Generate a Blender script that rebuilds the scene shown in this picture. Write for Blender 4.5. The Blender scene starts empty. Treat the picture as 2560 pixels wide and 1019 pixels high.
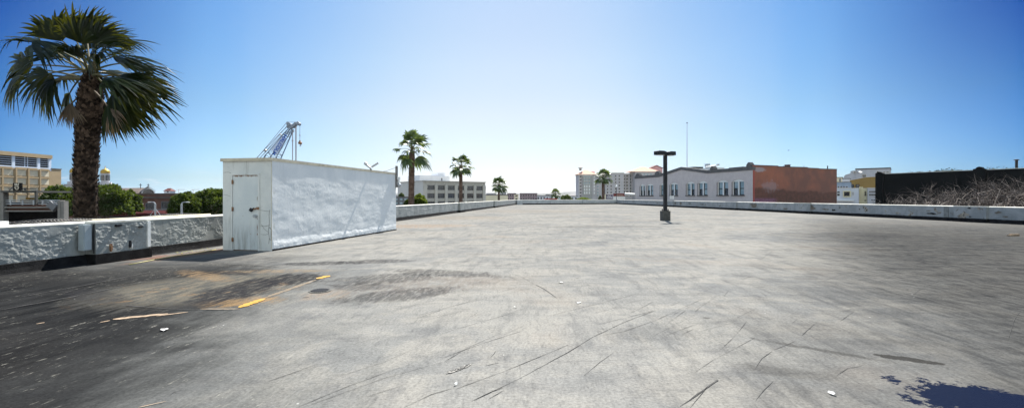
import bpy, math, random
from mathutils import Vector, Matrix, noise as mn
C = bpy.context.scene.collection
R = math.radians
rnd = random.Random(7)
F, CX, HY, EYE = 1138.0, 1280.0, 492.0, 1.5      # lens constant, picture centre, horizon, eye height
SUN_EL, SUN_AZ = 51.0, 12.8                       # azimuth measured from +Y towards +X

def W(px, py, Y):
    return Vector(((px-CX)/F*Y, Y, EYE+(HY-py)/F*Y))
def G(px, py):
    Y = F*EYE/(py-HY)
    return ((px-CX)/F*Y, Y)

# ------------------------------------------------------------------ mesh helper
class MB:
    def __init__(s):
        s.v = []; s.f = []; s.m = []; s.cur = 0
    def add(s, vs, fs):
        o = len(s.v)
        s.v.extend([tuple(p) for p in vs])
        for f in fs:
            s.f.append([i+o for i in f]); s.m.append(s.cur)
        return s
    def box(s, x0, x1, y0, y1, z0, z1):
        vs = [(x0,y0,z0),(x1,y0,z0),(x1,y1,z0),(x0,y1,z0),(x0,y0,z1),(x1,y0,z1),(x1,y1,z1),(x0,y1,z1)]
        return s.add(vs, [(0,3,2,1),(4,5,6,7),(0,1,5,4),(1,2,6,5),(2,3,7,6),(3,0,4,7)])
    def obox(s, a, b, w, h, up=(0,0,1)):
        """bar from a to b with section w x h"""
        a = Vector(a); b = Vector(b); d = (b-a).normalized(); u = Vector(up)
        if abs(d.dot(u)) > .98: u = Vector((0,1,0))
        x = d.cross(u).normalized(); z = x.cross(d)
        vs = []
        for p in (a, b):
            for i, j in ((-1,-1),(1,-1),(1,1),(-1,1)):
                vs.append(p + x*(w/2*i) + z*(h/2*j))
        return s.add(vs, [(0,1,2,3),(7,6,5,4),(0,4,5,1),(1,5,6,2),(2,6,7,3),(3,7,4,0)])
    def prism(s, poly, y0, y1):
        """polygon in x,z extruded along y"""
        n = len(poly)
        vs = [(x,y0,z) for x,z in poly]+[(x,y1,z) for x,z in poly]
        return s.add(vs, [tuple(range(n)), tuple(range(2*n-1,n-1,-1))]+[(i,i+n,(i+1)%n+n,(i+1)%n) for i in range(n)])
    def zprism(s, poly, z0, z1):
        n = len(poly)
        vs = [(x,y,z0) for x,y in poly]+[(x,y,z1) for x,y in poly]
        return s.add(vs, [tuple(range(n-1,-1,-1)), tuple(range(n,2*n))]+[(i,(i+1)%n,(i+1)%n+n,i+n) for i in range(n)])
    def tube(s, pts, rad, n=8, cap=True):
        pts = [Vector(p) for p in pts]
        if not isinstance(rad, (list, tuple)): rad = [rad]*len(pts)
        o = len(s.v); x = None
        for i, p in enumerate(pts):
            d = (pts[min(i+1,len(pts)-1)]-pts[max(i-1,0)])
            d = d.normalized() if d.length > 1e-9 else Vector((0,0,1))
            if x is None:
                u = Vector((0,0,1)) if abs(d.z) < .9 else Vector((1,0,0))
                x = d.cross(u).normalized()
            else:
                x = (x-d*x.dot(d)); x = x.normalized() if x.length > 1e-6 else d.orthogonal().normalized()
            y = d.cross(x)
            for k in range(n):
                a = 2*math.pi*k/n
                s.v.append(tuple(p+(x*math.cos(a)+y*math.sin(a))*rad[i]))
        for i in range(len(pts)-1):
            for k in range(n):
                k2 = (k+1)%n
                s.f.append([o+i*n+k, o+i*n+k2, o+(i+1)*n+k2, o+(i+1)*n+k]); s.m.append(s.cur)
        if cap:
            s.f.append([o+k for k in range(n-1,-1,-1)]); s.m.append(s.cur)
            s.f.append([o+(len(pts)-1)*n+k for k in range(n)]); s.m.append(s.cur)
        return s
    def lathe(s, prof, cx=0, cy=0, n=20):
        o = len(s.v)
        for r, z in prof:
            for k in range(n):
                a = 2*math.pi*k/n
                s.v.append((cx+r*math.cos(a), cy+r*math.sin(a), z))
        for i in range(len(prof)-1):
            for k in range(n):
                k2 = (k+1)%n
                s.f.append([o+i*n+k, o+i*n+k2, o+(i+1)*n+k2, o+(i+1)*n+k]); s.m.append(s.cur)
        s.f.append([o+(len(prof)-1)*n+k for k in range(n)]); s.m.append(s.cur)
        return s
    def grid(s, fn, nu, nv):
        o = len(s.v)
        for j in range(nv+1):
            for i in range(nu+1):
                s.v.append(tuple(fn(i/nu, j/nv)))
        for j in range(nv):
            for i in range(nu):
                a = o+j*(nu+1)+i
                s.f.append([a, a+1, a+nu+2, a+nu+1]); s.m.append(s.cur)
        return s
    def build(s, name, mat, parent=None, smooth=False, loc=None):
        me = bpy.data.meshes.new(name)
        me.from_pydata(s.v, [], s.f)
        for m in (mat if isinstance(mat, (list, tuple)) else [mat]): me.materials.append(m)
        if any(s.m): me.polygons.foreach_set('material_index', s.m)
        if smooth: me.polygons.foreach_set('use_smooth', [True]*len(me.polygons))
        me.update()
        o = bpy.data.objects.new(name, me); C.objects.link(o)
        if parent: o.parent = parent
        if loc is not None: o.location = loc
        return o

def tag(o, label=None, cat=None, group=None, kind=None):
    if label: o['label'] = label
    if cat: o['category'] = cat
    if group: o['group'] = group
    if kind: o['kind'] = kind
    return o
def thing(name, label, cat, loc=(0,0,0), rotz=0.0, group=None):
    o = bpy.data.objects.new(name, None); C.objects.link(o)
    o.empty_display_size = .3
    o.location = loc; o.rotation_euler = (0,0,rotz)
    return tag(o, label, cat, group)
def dup(root, loc, rotz, label, group=None, scale=None):
    r = root.copy(); C.objects.link(r); r.location = loc; r.rotation_euler = (0,0,rotz)
    r['label'] = label
    if group: r['group'] = group
    if scale: r.scale = (scale,)*3
    for ch in list(root.children):
        c = ch.copy(); C.objects.link(c); c.parent = r
        for g in ch.children:
            d = g.copy(); C.objects.link(d); d.parent = c
    return r
def sst(a, b, x):
    t = max(0, min(1, (x-a)/(b-a))); return t*t*(3-2*t)

# ------------------------------------------------------------------ materials
class NT:
    def __init__(s, name, world=False):
        if world:
            s.m = None; s.t = world.node_tree
        else:
            s.m = bpy.data.materials.new(name); s.m.use_nodes = True; s.t = s.m.node_tree
        s.t.nodes.clear(); s.L = s.t.links
    def n(s, ty, **kw):
        nd = s.t.nodes.new(ty)
        for k, v in kw.items(): setattr(nd, k, v)
        return nd
    def put(s, sock, v):
        if v is None: return
        if hasattr(v, 'is_output'): s.L.new(v, sock)
        elif isinstance(v, (tuple, list)) and len(v) == 3 and sock.type == 'RGBA': sock.default_value = (*v, 1)
        else: sock.default_value = v
    def co(s, out='Object'):
        return s.n('ShaderNodeTexCoord').outputs[out]
    def mapv(s, v, loc=(0,0,0), rot=(0,0,0), scale=(1,1,1), ty='POINT'):
        m = s.n('ShaderNodeMapping', vector_type=ty)
        s.L.new(v, m.inputs[0]); m.inputs[1].default_value = loc; m.inputs[2].default_value = rot; m.inputs[3].default_value = scale
        return m.outputs[0]
    def noise(s, v, scale, detail=4, rough=.55, dist=0.0, color=False):
        m = s.n('ShaderNodeTexNoise'); s.put(m.inputs['Vector'], v)
        m.inputs['Scale'].default_value = scale; m.inputs['Detail'].default_value = detail
        m.inputs['Roughness'].default_value = rough; m.inputs['Distortion'].default_value = dist
        return m.outputs['Color' if color else 'Fac']
    def vor(s, v, scale, feature='F1', out='Distance', rand=1.0):
        m = s.n('ShaderNodeTexVoronoi', feature=feature); s.put(m.inputs['Vector'], v)
        m.inputs['Scale'].default_value = scale; m.inputs['Randomness'].default_value = rand
        return m.outputs[out]
    def math(s, op, a, b=None, c=None, clamp=False):
        m = s.n('ShaderNodeMath', operation=op, use_clamp=clamp)
        s.put(m.inputs[0], a); s.put(m.inputs[1], b)
        if c is not None: s.put(m.inputs[2], c)
        return m.outputs[0]
    def step(s, x, a, b):
        m = s.n('ShaderNodeMapRange', interpolation_type='SMOOTHSTEP')
        s.put(m.inputs[0], x); m.inputs[1].default_value = a; m.inputs[2].default_value = b
        return m.outputs[0]
    def mix(s, fac, a, b, mode='MIX'):
        m = s.n('ShaderNodeMix', data_type='RGBA', blend_type=mode)
        s.put(m.inputs[0], fac); s.put(m.inputs[6], a); s.put(m.inputs[7], b)
        return m.outputs[2]
    def sep(s, v):
        m = s.n('ShaderNodeSeparateXYZ'); s.L.new(v, m.inputs[0]); return m.outputs
    def blob(s, v, cx, cy, rx, ry, ang, nz, amt, edge=.25):
        """soft irregular patch: 1 inside"""
        q = s.mapv(v, loc=(cx,cy,0), rot=(0,0,ang), scale=(rx,ry,1), ty='TEXTURE')
        q = s.mapv(q, scale=(1,1,0))
        m = s.n('ShaderNodeVectorMath', operation='LENGTH'); s.L.new(q, m.inputs[0])
        d = s.math('ADD', m.outputs['Value'], s.math('MULTIPLY', s.math('SUBTRACT', nz, .5), amt))
        return s.math('SUBTRACT', 1.0, s.step(d, 1-edge, 1+edge))
    def bsdf(s, color, rough=.7, bump=None, bstr=.3, bdist=.01, spec=.5, metal=0.0, **kw):
        b = s.n('ShaderNodeBsdfPrincipled'); s.put(b.inputs['Base Color'], color); s.put(b.inputs['Roughness'], rough)
        s.put(b.inputs['Metallic'], metal); s.put(b.inputs['Specular IOR Level'], spec)
        if bump is not None:
            bp = s.n('ShaderNodeBump'); bp.inputs['Strength'].default_value = bstr; bp.inputs['Distance'].default_value = bdist
            s.L.new(bump, bp.inputs['Height']); s.L.new(bp.outputs[0], b.inputs['Normal'])
        return b.outputs[0]
    def out(s, sh):
        o = s.n('ShaderNodeOutputMaterial'); s.L.new(sh, o.inputs[0]); return s.m

def pmat(name, c1, c2=None, scale=3.0, rough=.75, bump=.15, bscale=None, detail=5, spec=.3, metal=0.0, c3=None, dirt=.5, lo=.35, hi=.65):
    """weathered paint/stone: two tones blended by noise, optional third colour in blotches"""
    t = NT(name); v = t.co()
    a = t.noise(v, scale, detail)
    col = t.mix(t.step(a, lo, hi), c1, c2 or tuple(x*.8 for x in c1))
    if c3: col = t.mix(t.math('MULTIPLY', t.step(t.noise(v, scale*.6, 6, .65), .55, .68), dirt), col, c3)
    return t.out(t.bsdf(col, rough, t.noise(v, bscale or scale*8, 4), bump, .02, spec, metal))

def deck_mat():
    t = NT('deck_coating'); v = t.co()
    st = t.mapv(v, rot=(0,0,R(4)))                              # drag marks run up the deck
    streak = t.noise(t.mapv(st, scale=(2.4,.42,1)), 1.5, 8, .66, .3)
    streak2 = t.noise(t.mapv(st, scale=(6.5,1.3,1)), 1.7, 8, .72, .3)
    fine = t.noise(t.mapv(st, scale=(9,1.7,1)), 2.0, 7, .72, .25)
    fine2 = t.noise(t.mapv(v, rot=(0,0,R(42)), scale=(9,1.5,1)), 1.7, 7, .7, .25)
    cross = t.noise(t.mapv(v, rot=(0,0,R(-5)), scale=(.9,3.2,1)), 1.0, 8, .68, .5)
    big = t.noise(v, .22, 5, .55, .6)
    mid = t.noise(v, .9, 7, .66, .8)
    blot = t.noise(t.mapv(v, loc=(3,1,0)), 2.4, 7, .7, .4)
    grain = t.noise(v, 38, 5, .78)
    base = t.mix(t.step(big, .36, .64), (.122,.123,.122), (.168,.163,.152))
    base = t.mix(t.math('MULTIPLY', t.step(mid, .44, .62), .75), base, (.178,.170,.155))
    base = t.mix(t.math('MULTIPLY', t.step(blot, .50, .66), .40), base, (.080,.081,.083))
    base = t.mix(t.math('MULTIPLY', t.step(blot, .46, .32), .40), base, (.205,.198,.182))
    base = t.mix(t.math('MULTIPLY', t.step(streak, .50, .66), .42), base, (.075,.076,.078))
    base = t.mix(t.math('MULTIPLY', t.step(cross, .50, .68), .42), base, (.080,.080,.081))
    base = t.mix(t.math('MULTIPLY', t.step(cross, .47, .30), .45), base, (.205,.196,.178))
    base = t.mix(t.math('MULTIPLY', t.step(fine, .52, .70), .38), base, (.062,.062,.063))
    base = t.mix(t.math('MULTIPLY', t.step(fine2, .54, .70), .40), base, (.065,.065,.065))
    tan = t.step(t.noise(t.mapv(v, loc=(9,4,0)), .38, 6, .6, .5), .54, .70)
    base = t.mix(t.math('MULTIPLY', tan, .28), base, (.155,.128,.105))
    # worn dark sealer coat on the west; lens vignette painted in, west and east
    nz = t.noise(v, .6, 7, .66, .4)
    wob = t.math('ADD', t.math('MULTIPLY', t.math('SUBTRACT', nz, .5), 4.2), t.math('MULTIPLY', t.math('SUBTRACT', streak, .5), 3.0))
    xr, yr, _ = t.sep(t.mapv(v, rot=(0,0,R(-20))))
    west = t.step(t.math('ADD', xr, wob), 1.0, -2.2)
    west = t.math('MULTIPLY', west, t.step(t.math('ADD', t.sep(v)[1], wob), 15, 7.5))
    deep = t.step(t.math('ADD', xr, t.math('MULTIPLY', wob, .8)), -.5, -2.7)  # extra darkness towards the frame's left edge, vignette painted into the colour
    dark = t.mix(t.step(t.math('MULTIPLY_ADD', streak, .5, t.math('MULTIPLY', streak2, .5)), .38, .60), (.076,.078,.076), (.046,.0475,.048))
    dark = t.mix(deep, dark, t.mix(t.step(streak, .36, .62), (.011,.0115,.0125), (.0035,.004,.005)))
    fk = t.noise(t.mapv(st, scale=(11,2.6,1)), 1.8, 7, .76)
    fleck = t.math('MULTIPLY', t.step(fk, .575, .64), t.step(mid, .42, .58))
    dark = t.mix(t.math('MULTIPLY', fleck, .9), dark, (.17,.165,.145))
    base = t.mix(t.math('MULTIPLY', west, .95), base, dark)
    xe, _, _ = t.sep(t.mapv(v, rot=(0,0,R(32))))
    east = t.step(t.math('ADD', xe, t.math('MULTIPLY', wob, .55)), -1.7, 2.7)  # lens edge darkening painted into the deck's right side
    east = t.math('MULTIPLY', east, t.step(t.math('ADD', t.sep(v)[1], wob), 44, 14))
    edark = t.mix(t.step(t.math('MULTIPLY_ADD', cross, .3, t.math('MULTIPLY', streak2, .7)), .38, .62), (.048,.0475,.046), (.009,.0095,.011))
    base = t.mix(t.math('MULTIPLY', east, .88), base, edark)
    # stains
    n1 = t.noise(v, 2.2, 7, .7); n1s = t.noise(t.mapv(st, scale=(4.5,1.3,1)), 1.5, 8, .74)
    rust = t.blob(v, -5.05, 7.6, 1.5, 1.35, R(25), n1s, 1.5, .3)
    rcol = t.mix(t.step(n1s, .42, .62), (.056,.055,.051), (.104,.093,.074))
    rcol = t.mix(t.math('MULTIPLY', t.step(n1, .56, .68), .7), rcol, (.20,.125,.065))
    base = t.mix(t.math('MULTIPLY', rust, .82), base, rcol)
    for (cx, cy, rx, ry, an, k, c) in ((-5.9,8.7,.9,.22,-35,.6,(.16,.11,.065)), (-4.9,9.2,1.1,.2,5,.6,(.15,.11,.07)), (-3.9,6.55,.5,.3,10,.7,(.17,.11,.055)), (-2.85,7.0,.35,.35,0,.6,(.15,.12,.095)),
                                       (-1.5,7.8,1.3,.75,15,.45,(.10,.085,.074)), (-5.0,23.5,2.8,1.4,10,.5,(.17,.115,.075)), (-8.35,12.2,.35,1.7,-9,.75,(.12,.066,.04)), (-3.5,33,3.0,3.0,0,.35,(.16,.125,.09)), (2.0,48,6,5,0,.3,(.16,.13,.10)),
                                       (-9.0,11.3,.25,.5,-9,.7,(.13,.05,.03))):
        base = t.mix(t.math('MULTIPLY', t.math('MULTIPLY', t.blob(v, cx, cy, rx, ry, R(an), n1s, 2.2, .4), t.step(streak2, .62, .44)), k), base, c)
    for (cx, cy, rx, ry, an, am, k) in ((-4.40,7.35,.46,1.15,4,1.5,.95), (-4.0,8.35,.55,.6,0,1.7,.9), (-5.6,9.0,.55,.16,-20,1.8,.8), (-2.3,8.4,.9,.5,20,2.2,.6), (-4.3,10.3,.8,.3,10,2.2,.7),
                                     (-1.7,7.0,.9,.4,30,2.2,.6), (-3.2,10.6,.8,.35,10,2.0,.6), (-1.4,9.0,1.2,.35,-15,2.2,.55), (-2.5,7.6,.5,.3,0,2.0,.5), (-6.3,6.9,1.0,.25,-30,2.0,.6), (1.5,5.0,.5,.3,20,2.2,.25), (4.6,23,3.0,.8,5,2.4,.3), (13,18,3,1.2,0,2.2,.25)):
        b = t.math('MULTIPLY', t.blob(v, cx, cy, rx, ry, R(an), n1s, am, .28), t.step(fine, .66, .46))
        base = t.mix(t.math('MULTIPLY', b, k), base, (.018,.018,.020))
    n4 = t.math('MULTIPLY_ADD', t.noise(v, 7.0, 6, .75), .5, t.math('MULTIPLY', n1, .5))
    oil = t.math('MAXIMUM', t.blob(v, 3.50, 3.34, .52, .32, R(-20), n4, 4.6, .07), t.blob(v, 3.13, 3.72, .055, .03, 0, n4, 7.0, .3))
    oil = t.math('MAXIMUM', oil, t.blob(v, 3.95, 3.12, .42, .26, R(-25), n4, 3.2, .06))
    grey = t.blob(v, 3.66, 4.22, .27, .07, R(-30), n4, 3.6, .12)
    grey = t.math('MAXIMUM', grey, t.math('MULTIPLY', t.blob(v, 3.05, 4.45, .5, .05, R(-38), fine2, 3.2, .5), .6))
    grey = t.math('MAXIMUM', grey, t.math('MULTIPLY', t.blob(v, 2.35, 3.9, .35, .12, R(-20), fine2, 2.2, .4), .4))
    base = t.mix(t.math('MULTIPLY', grey, .85), base, (.022,.021,.020))
    spots = t.math('MULTIPLY', t.step(t.vor(v, 1.1), .06, .04), t.step(mid, .44, .52))
    base = t.mix(t.math('MULTIPLY', spots, .6), base, (.035,.035,.033))
    flecks = t.step(t.vor(t.mapv(v, loc=(3,7,0)), 2.3), .028, .018)
    base = t.mix(t.math('MULTIPLY', flecks, .7), base, (.30,.30,.29))
    gm = t.n('ShaderNodeMapRange'); t.L.new(grain, gm.inputs[0]); gm.inputs[1].default_value = .25; gm.inputs[2].default_value = .75; gm.inputs[3].default_value = 1.62; gm.inputs[4].default_value = .62
    base = t.mix(1.0, base, gm.outputs[0], 'MULTIPLY')
    base = t.mix(1.0, base, (.945,.95,.945), 'MULTIPLY')
    base = t.mix(oil, base, (.004,.006,.016))
    rough = t.math('SUBTRACT', t.math('ADD', .80, t.math('MULTIPLY', mid, .15)), t.math('MULTIPLY', oil, .55))
    h = t.math('ADD', t.math('MULTIPLY', grain, .6), t.math('ADD', t.math('MULTIPLY', fine, .5), mid))
    return t.out(t.bsdf(base, rough, h, .30, .02, t.math('MULTIPLY', oil, .02)))

def stucco_mat(name, c1, c2, stain, peel=0.0, peelcol=(.10,.09,.08), rough=.8, blue=None):
    t = NT(name); v = t.co()
    a = t.noise(v, 1.3, 6, .62, .3); b = t.noise(v, 14, 5, .7)
    col = t.mix(t.step(a, .36, .64), c1, c2)
    drip = t.noise(t.mapv(v, scale=(5,5,.5)), 1.4, 6, .65)
    col = t.mix(t.math('MULTIPLY', t.step(drip, .54, .70), .35), col, stain)
    col = t.mix(t.math('MULTIPLY', t.step(b, .56, .72), .3), col, stain)
    if peel:
        p = t.math('MULTIPLY', t.step(t.noise(v, 1.1, 7, .66, .6), .645-.05*peel, .665-.05*peel), 1.0)
        p2 = t.step(t.noise(t.mapv(v, loc=(5,2,1)), 3.2, 5, .6), .68, .70)
        pc = t.mix(t.step(t.noise(v, 9, 4), .4, .6), peelcol, (.30,.27,.22))
        col = t.mix(p, col, pc); col = t.mix(p2, col, peelcol)
    return t.out(t.bsdf(col, rough, t.math('ADD', b, t.noise(v, 60, 3)), .35, .012, .3))

def leaf_mat(name, c1, c2, tcol, rough=.38, tmix=.3, scale=1.2, spec=.5):
    t = NT(name); v = t.co()
    g = t.n('ShaderNodeNewGeometry').outputs['Random Per Island']
    f = t.math('MULTIPLY_ADD', g, .6, t.math('MULTIPLY', t.noise(v, scale, 3), .4))
    col = t.mix(t.step(f, .2, .8), c1, c2)
    a = t.bsdf(col, rough, spec=spec)
    tr = t.n('ShaderNodeBsdfTranslucent'); t.put(tr.inputs[0], t.mix(g, tcol, tuple(x*.6 for x in tcol)))
    m = t.n('ShaderNodeMixShader'); m.inputs[0].default_value = tmix
    t.L.new(a, m.inputs[1]); t.L.new(tr.outputs[0], m.inputs[2])
    return t.out(m.outputs[0])

def glass_mat(name, c, c2=None, rough=.08):
    t = NT(name); v = t.co()
    col = t.mix(t.step(t.noise(v, .8, 2), .4, .6), c, c2 or c)
    return t.out(t.bsdf(col, rough, spec=.6))

M = {}
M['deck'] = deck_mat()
M['white_stucco'] = stucco_mat('white_stucco', (.52,.53,.51), (.62,.63,.61), (.30,.31,.29))
M['par_near'] = stucco_mat('parapet_paint', (0.216,0.23,0.225), (0.297,0.31,0.302), (.13,.135,.13))
M['par_right'] = stucco_mat('parapet_paint_peeling', (0.198,0.216,0.225), (0.27,0.288,0.297), (.14,.15,.15), peel=.7)
M['par_far'] = stucco_mat('parapet_paint_far', (.32,.345,.36), (.40,.42,.43), (.24,.25,.25), peel=.1)
M['coping'] = pmat('coping_paint', (0.663,0.654,0.603), (0.561,0.544,0.476), 4, .7, .25, c3=(.42,.38,.30), dirt=.6)
M['rough_stone'] = pmat('bared_masonry', (.10,.09,.075), (.17,.15,.12), 6, .95, .6, c3=(.05,.045,.04))
M['stain'] = pmat('damp_stain', (.13,.145,.145), (.19,.20,.20), 5, .9, .2, c3=(.07,.075,.07))
M['tar'] = pmat('tar_band', (.006,.006,.007), (.013,.013,.014), 6, .85, .5, spec=.1)
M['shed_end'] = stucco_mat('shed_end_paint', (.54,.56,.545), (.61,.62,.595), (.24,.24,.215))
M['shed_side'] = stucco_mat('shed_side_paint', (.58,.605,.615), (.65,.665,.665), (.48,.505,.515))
M['trim'] = pmat('roof_trim', (0.528,0.48,0.368), (0.416,0.376,0.288), 5, .6, .1, c3=(.25,.22,.17))
M['roof_felt'] = pmat('roof_felt', (.16,.15,.13), (.22,.20,.17), 3, .9, .2)
def door_mat():
    t = NT('door_paint'); v = t.co(); x, y, z = t.sep(v)
    col = t.mix(t.step(t.noise(v, 1.6, 5), .36, .66), (.50,.54,.545), (.57,.60,.59))
    n1 = t.noise(t.mapv(v, scale=(7,7,.9)), 1.6, 6, .65)
    low = t.math('MULTIPLY', t.step(z, 1.1, .0), t.step(n1, .42, .66))
    col = t.mix(t.math('MULTIPLY', low, .6), col, (.20,.20,.18))
    ed = t.math('MULTIPLY', t.step(t.math('ADD', z, t.math('MULTIPLY', n1, .12)), 2.11, 2.16), t.step(n1, .40, .55))
    col = t.mix(ed, col, (.20,.085,.035))
    sp = t.step(t.noise(v, 16, 5, .7), .66, .70)
    col = t.mix(sp, col, (.24,.12,.06))
    return t.out(t.bsdf(col, .55, t.noise(v, 30, 4), .08, .01, .4))
M['door'] = door_mat()
M['rust'] = pmat('rusty_metal', (.16,.07,.035), (.27,.17,.10), 18, .8, .3)
M['dark_metal'] = pmat('dark_metal', (.010,.011,.014), (.015,.016,.020), 5, .55, .05, spec=.2)
M['steel'] = pmat('galvanised_steel', (.42,.44,.46), (.33,.35,.37), 6, .45, .05, metal=.5)
M['old_steel'] = pmat('old_steel', (.20,.20,.20), (.14,.13,.12), 9, .6, .1, metal=.4, c3=(.2,.1,.05))
M['white_paint'] = pmat('white_paint', (.74,.75,.74), (.64,.65,.64), 5, .5, .05)
M['conduit'] = pmat('conduit_cover_paint', (.34,.39,.41), (.30,.34,.36), 4, .5, .05, c3=(.35,.36,.34))
M['conc'] = pmat('concrete', (0.072,0.072,0.0666), (0.0504,0.0504,0.0468), 5, .9, .3, c3=(.08,.08,.075))
M['conc_light'] = pmat('concrete_light', (0.189,0.18,0.166), (0.148,0.144,0.135), 3, .9, .2, c3=(.22,.20,.18))
M['yellow'] = pmat('yellow_line_paint', (.36,.19,.012), (.27,.15,.016), 9, .7, .2, c3=(.30,.22,.12), dirt=.8)
M['orange_worn'] = pmat('worn_line_paint', (.125,.088,.05), (.10,.085,.065), 9, .8, .2, c3=(.2,.19,.18), dirt=.8)
M['pale_strip'] = pmat('bare_screed', (.27,.20,.135), (.19,.14,.095), 9, .85, .3)
M['scratch'] = pmat('gouge', (.016,.016,.016), (.035,.034,.033), 12, .9, .1)
M['aggregate'] = pmat('exposed_aggregate', (.03,.03,.03), (.24,.23,.21), 60, .9, .5, detail=2, lo=.5, hi=.56)
M['paper'] = pmat('paper', (.5,.5,.49), (.42,.42,.41), 10, .8, .1)
M['hose'] = pmat('hose_rubber', (.34,.30,.11), (.26,.23,.10), 8, .5, .05)
M['dry_leaf'] = pmat('dry_leaves', (.22,.21,.05), (.12,.10,.03), 20, .8, .1)
def bark_mat():
    t = NT('palm_bark'); v = t.co(); g = t.n('ShaderNodeNewGeometry').outputs['Random Per Island']
    col = t.mix(t.step(g, .15, .95), (.012,.008,.006), (.105,.072,.052))
    col = t.mix(t.math('MULTIPLY', t.step(t.noise(t.mapv(v, scale=(20,20,3)), 2, 5, .7), .45, .65), .6), col, (.02,.014,.010))
    return t.out(t.bsdf(col, .9, t.noise(t.mapv(v, scale=(9,9,2)), 5, 5), .6, .02, .1))
M['bark'] = bark_mat()
M['bark_far'] = pmat('palm_bark_far', (0.08,0.048,0.0336), (0.152,0.1,0.076), 4, .9, .5, bscale=20)
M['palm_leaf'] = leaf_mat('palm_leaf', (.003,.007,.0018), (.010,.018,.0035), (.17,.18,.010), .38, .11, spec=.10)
M['palm_leaf_far'] = leaf_mat('palm_leaf_far', (.03,.06,.016), (.075,.12,.028), (.14,.19,.03), .40, .35)
M['palm_dead'] = leaf_mat('palm_dead_leaf', (.06,.040,.022), (.12,.080,.042), (.14,.09,.035), .7, .2)
M['petiole'] = pmat('petiole', (0.091,0.091,0.0315), (0.14,0.119,0.056), 4, .5, .05)
M['ficus'] = leaf_mat('ficus_leaf', (0.016,0.032,0.008), (0.052,0.084,0.0144), (.13,.18,.02), .55, .28, .8, spec=.15)
M['shrub'] = leaf_mat('shrub_leaf', (0.042,0.078,0.009), (0.09,0.132,0.018), (.25,.32,.04), .55, .3, .8, spec=.15)
M['branch'] = pmat('bare_twig', (0.288,0.238,0.209), (0.576,0.504,0.446), 8, .8, .1)
M['branch_dark'] = pmat('bare_twig_dark', (0.045,0.035,0.031), (0.085,0.0675,0.06), 8, .8, .1)
M['wood_trunk'] = pmat('tree_bark', (.09,.075,.06), (.15,.12,.10), 5, .9, .3)
M['tan'] = pmat('tan_render', (0.324,0.243,0.14), (0.288,0.216,0.126), .4, .85, .05)
M['tan_panel'] = pmat('beige_panel', (.52,.46,.34), (.47,.42,.31), .6, .85, .05)
M['pale_frame'] = pmat('pale_blue_frame', (.50,.57,.68), (.44,.51,.62), .6, .6, .02)
M['church'] = pmat('church_stone', (.44,.43,.45), (.36,.35,.37), .5, .85, .1)
M['gold'] = pmat('gold_leaf', (.42,.27,.045), (.34,.21,.035), 1, .5, .02, metal=.6)
M['brown_roof'] = pmat('brown_roof', (0.08,0.058,0.048), (0.06,0.044,0.038), 1, .85, .1)
M['slate'] = pmat('slate_roof', (0.081,0.0765,0.0743), (0.0585,0.0563,0.054), 1, .85, .1)
M['red_roof'] = pmat('red_roof', (0.0945,0.0189,0.0158), (0.0756,0.0158,0.0126), 1, .8, .1)
M['salmon'] = pmat('salmon_tiles', (0.422,0.224,0.156), (0.367,0.19,0.129), .5, .8, .1)
M['pink'] = pmat('pink_wall', (.58,.32,.32), (.52,.28,.28), .5, .8, .1)
M['glass'] = glass_mat('dark_glass', (.012,.015,.02), (.03,.035,.045))
M['glass_blue'] = glass_mat('sky_glass', (.20,.29,.33), (.30,.38,.42), .12)
M['hotel'] = pmat('hotel_wall', (0.439,0.42,0.439), (0.391,0.377,0.391), .15, .85, .05)
M['hotel_dark'] = pmat('hotel_grey', (0.312,0.312,0.294), (0.275,0.275,0.263), .15, .85, .05)
M['hotel_trim'] = pmat('hotel_trim', (.62,.59,.53), (.56,.53,.48), .2, .8, .05)
M['office'] = pmat('office_stone', (0.481,0.455,0.403), (0.416,0.397,0.358), .4, .85, .1)
M['office_frieze'] = pmat('office_frieze', (0.338,0.319,0.281), (0.413,0.388,0.344), 1.2, .85, .2)
M['office_side'] = pmat('office_side', (.52,.51,.49), (.47,.46,.44), .3, .85, .1)
M['pent'] = pmat('penthouse_white', (.68,.69,.72), (.62,.63,.66), .4, .8, .05)
M['cream'] = pmat('cream_wall', (.66,.60,.44), (.60,.54,.40), .3, .85, .05)
M['purple_brick'] = pmat('plum_brick', (.20,.145,.165), (.26,.19,.205), .6, .85, .1)
M['grey_wall'] = pmat('grey_wall', (0.414,0.414,0.437), (0.356,0.356,0.38), .3, .85, .05)
M['grey_dark'] = pmat('grey_dark_wall', (.10,.105,.115), (.14,.145,.155), .3, .85, .05)
M['white_wall'] = pmat('white_wall', (0.527,0.552,0.595), (0.476,0.501,0.552), .4, .8, .05)
M['blue_wall'] = pmat('slate_blue_wall', (.27,.33,.42), (.23,.29,.37), .4, .8, .05)
M['ochre'] = pmat('ochre_wall', (0.264,0.168,0.044), (0.224,0.14,0.04), .2, .85, .05)
M['yellow_wall'] = pmat('pale_yellow_wall', (0.629,0.578,0.383), (0.578,0.527,0.357), .6, .8, .05)
M['black_wall'] = pmat('black_wall', (.0035,.0045,.005), (.006,.007,.0075), .5, .9, .1, spec=.08)
M['gable_wall'] = stucco_mat('grey_render', (0.478,0.428,0.419), (0.524,0.474,0.46), (.33,.31,.305))
M['gable_cap'] = pmat('dark_coping', (.090,.088,.090), (.115,.112,.112), 1.5, .85, .15)
M['ground'] = pmat('street_ground', (0.0495,0.0495,0.0495), (0.0765,0.072,0.0653), .02, .95, .1)
M['asphalt'] = pmat('asphalt', (0.0225,0.0225,0.024), (0.0325,0.0325,0.033), .6, .9, .2)
M['hill'] = pmat('hill_ground', (0.0425,0.0475,0.0375), (0.11,0.105,0.105), .012, .95, .0, detail=8, lo=.46, hi=.56)
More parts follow.
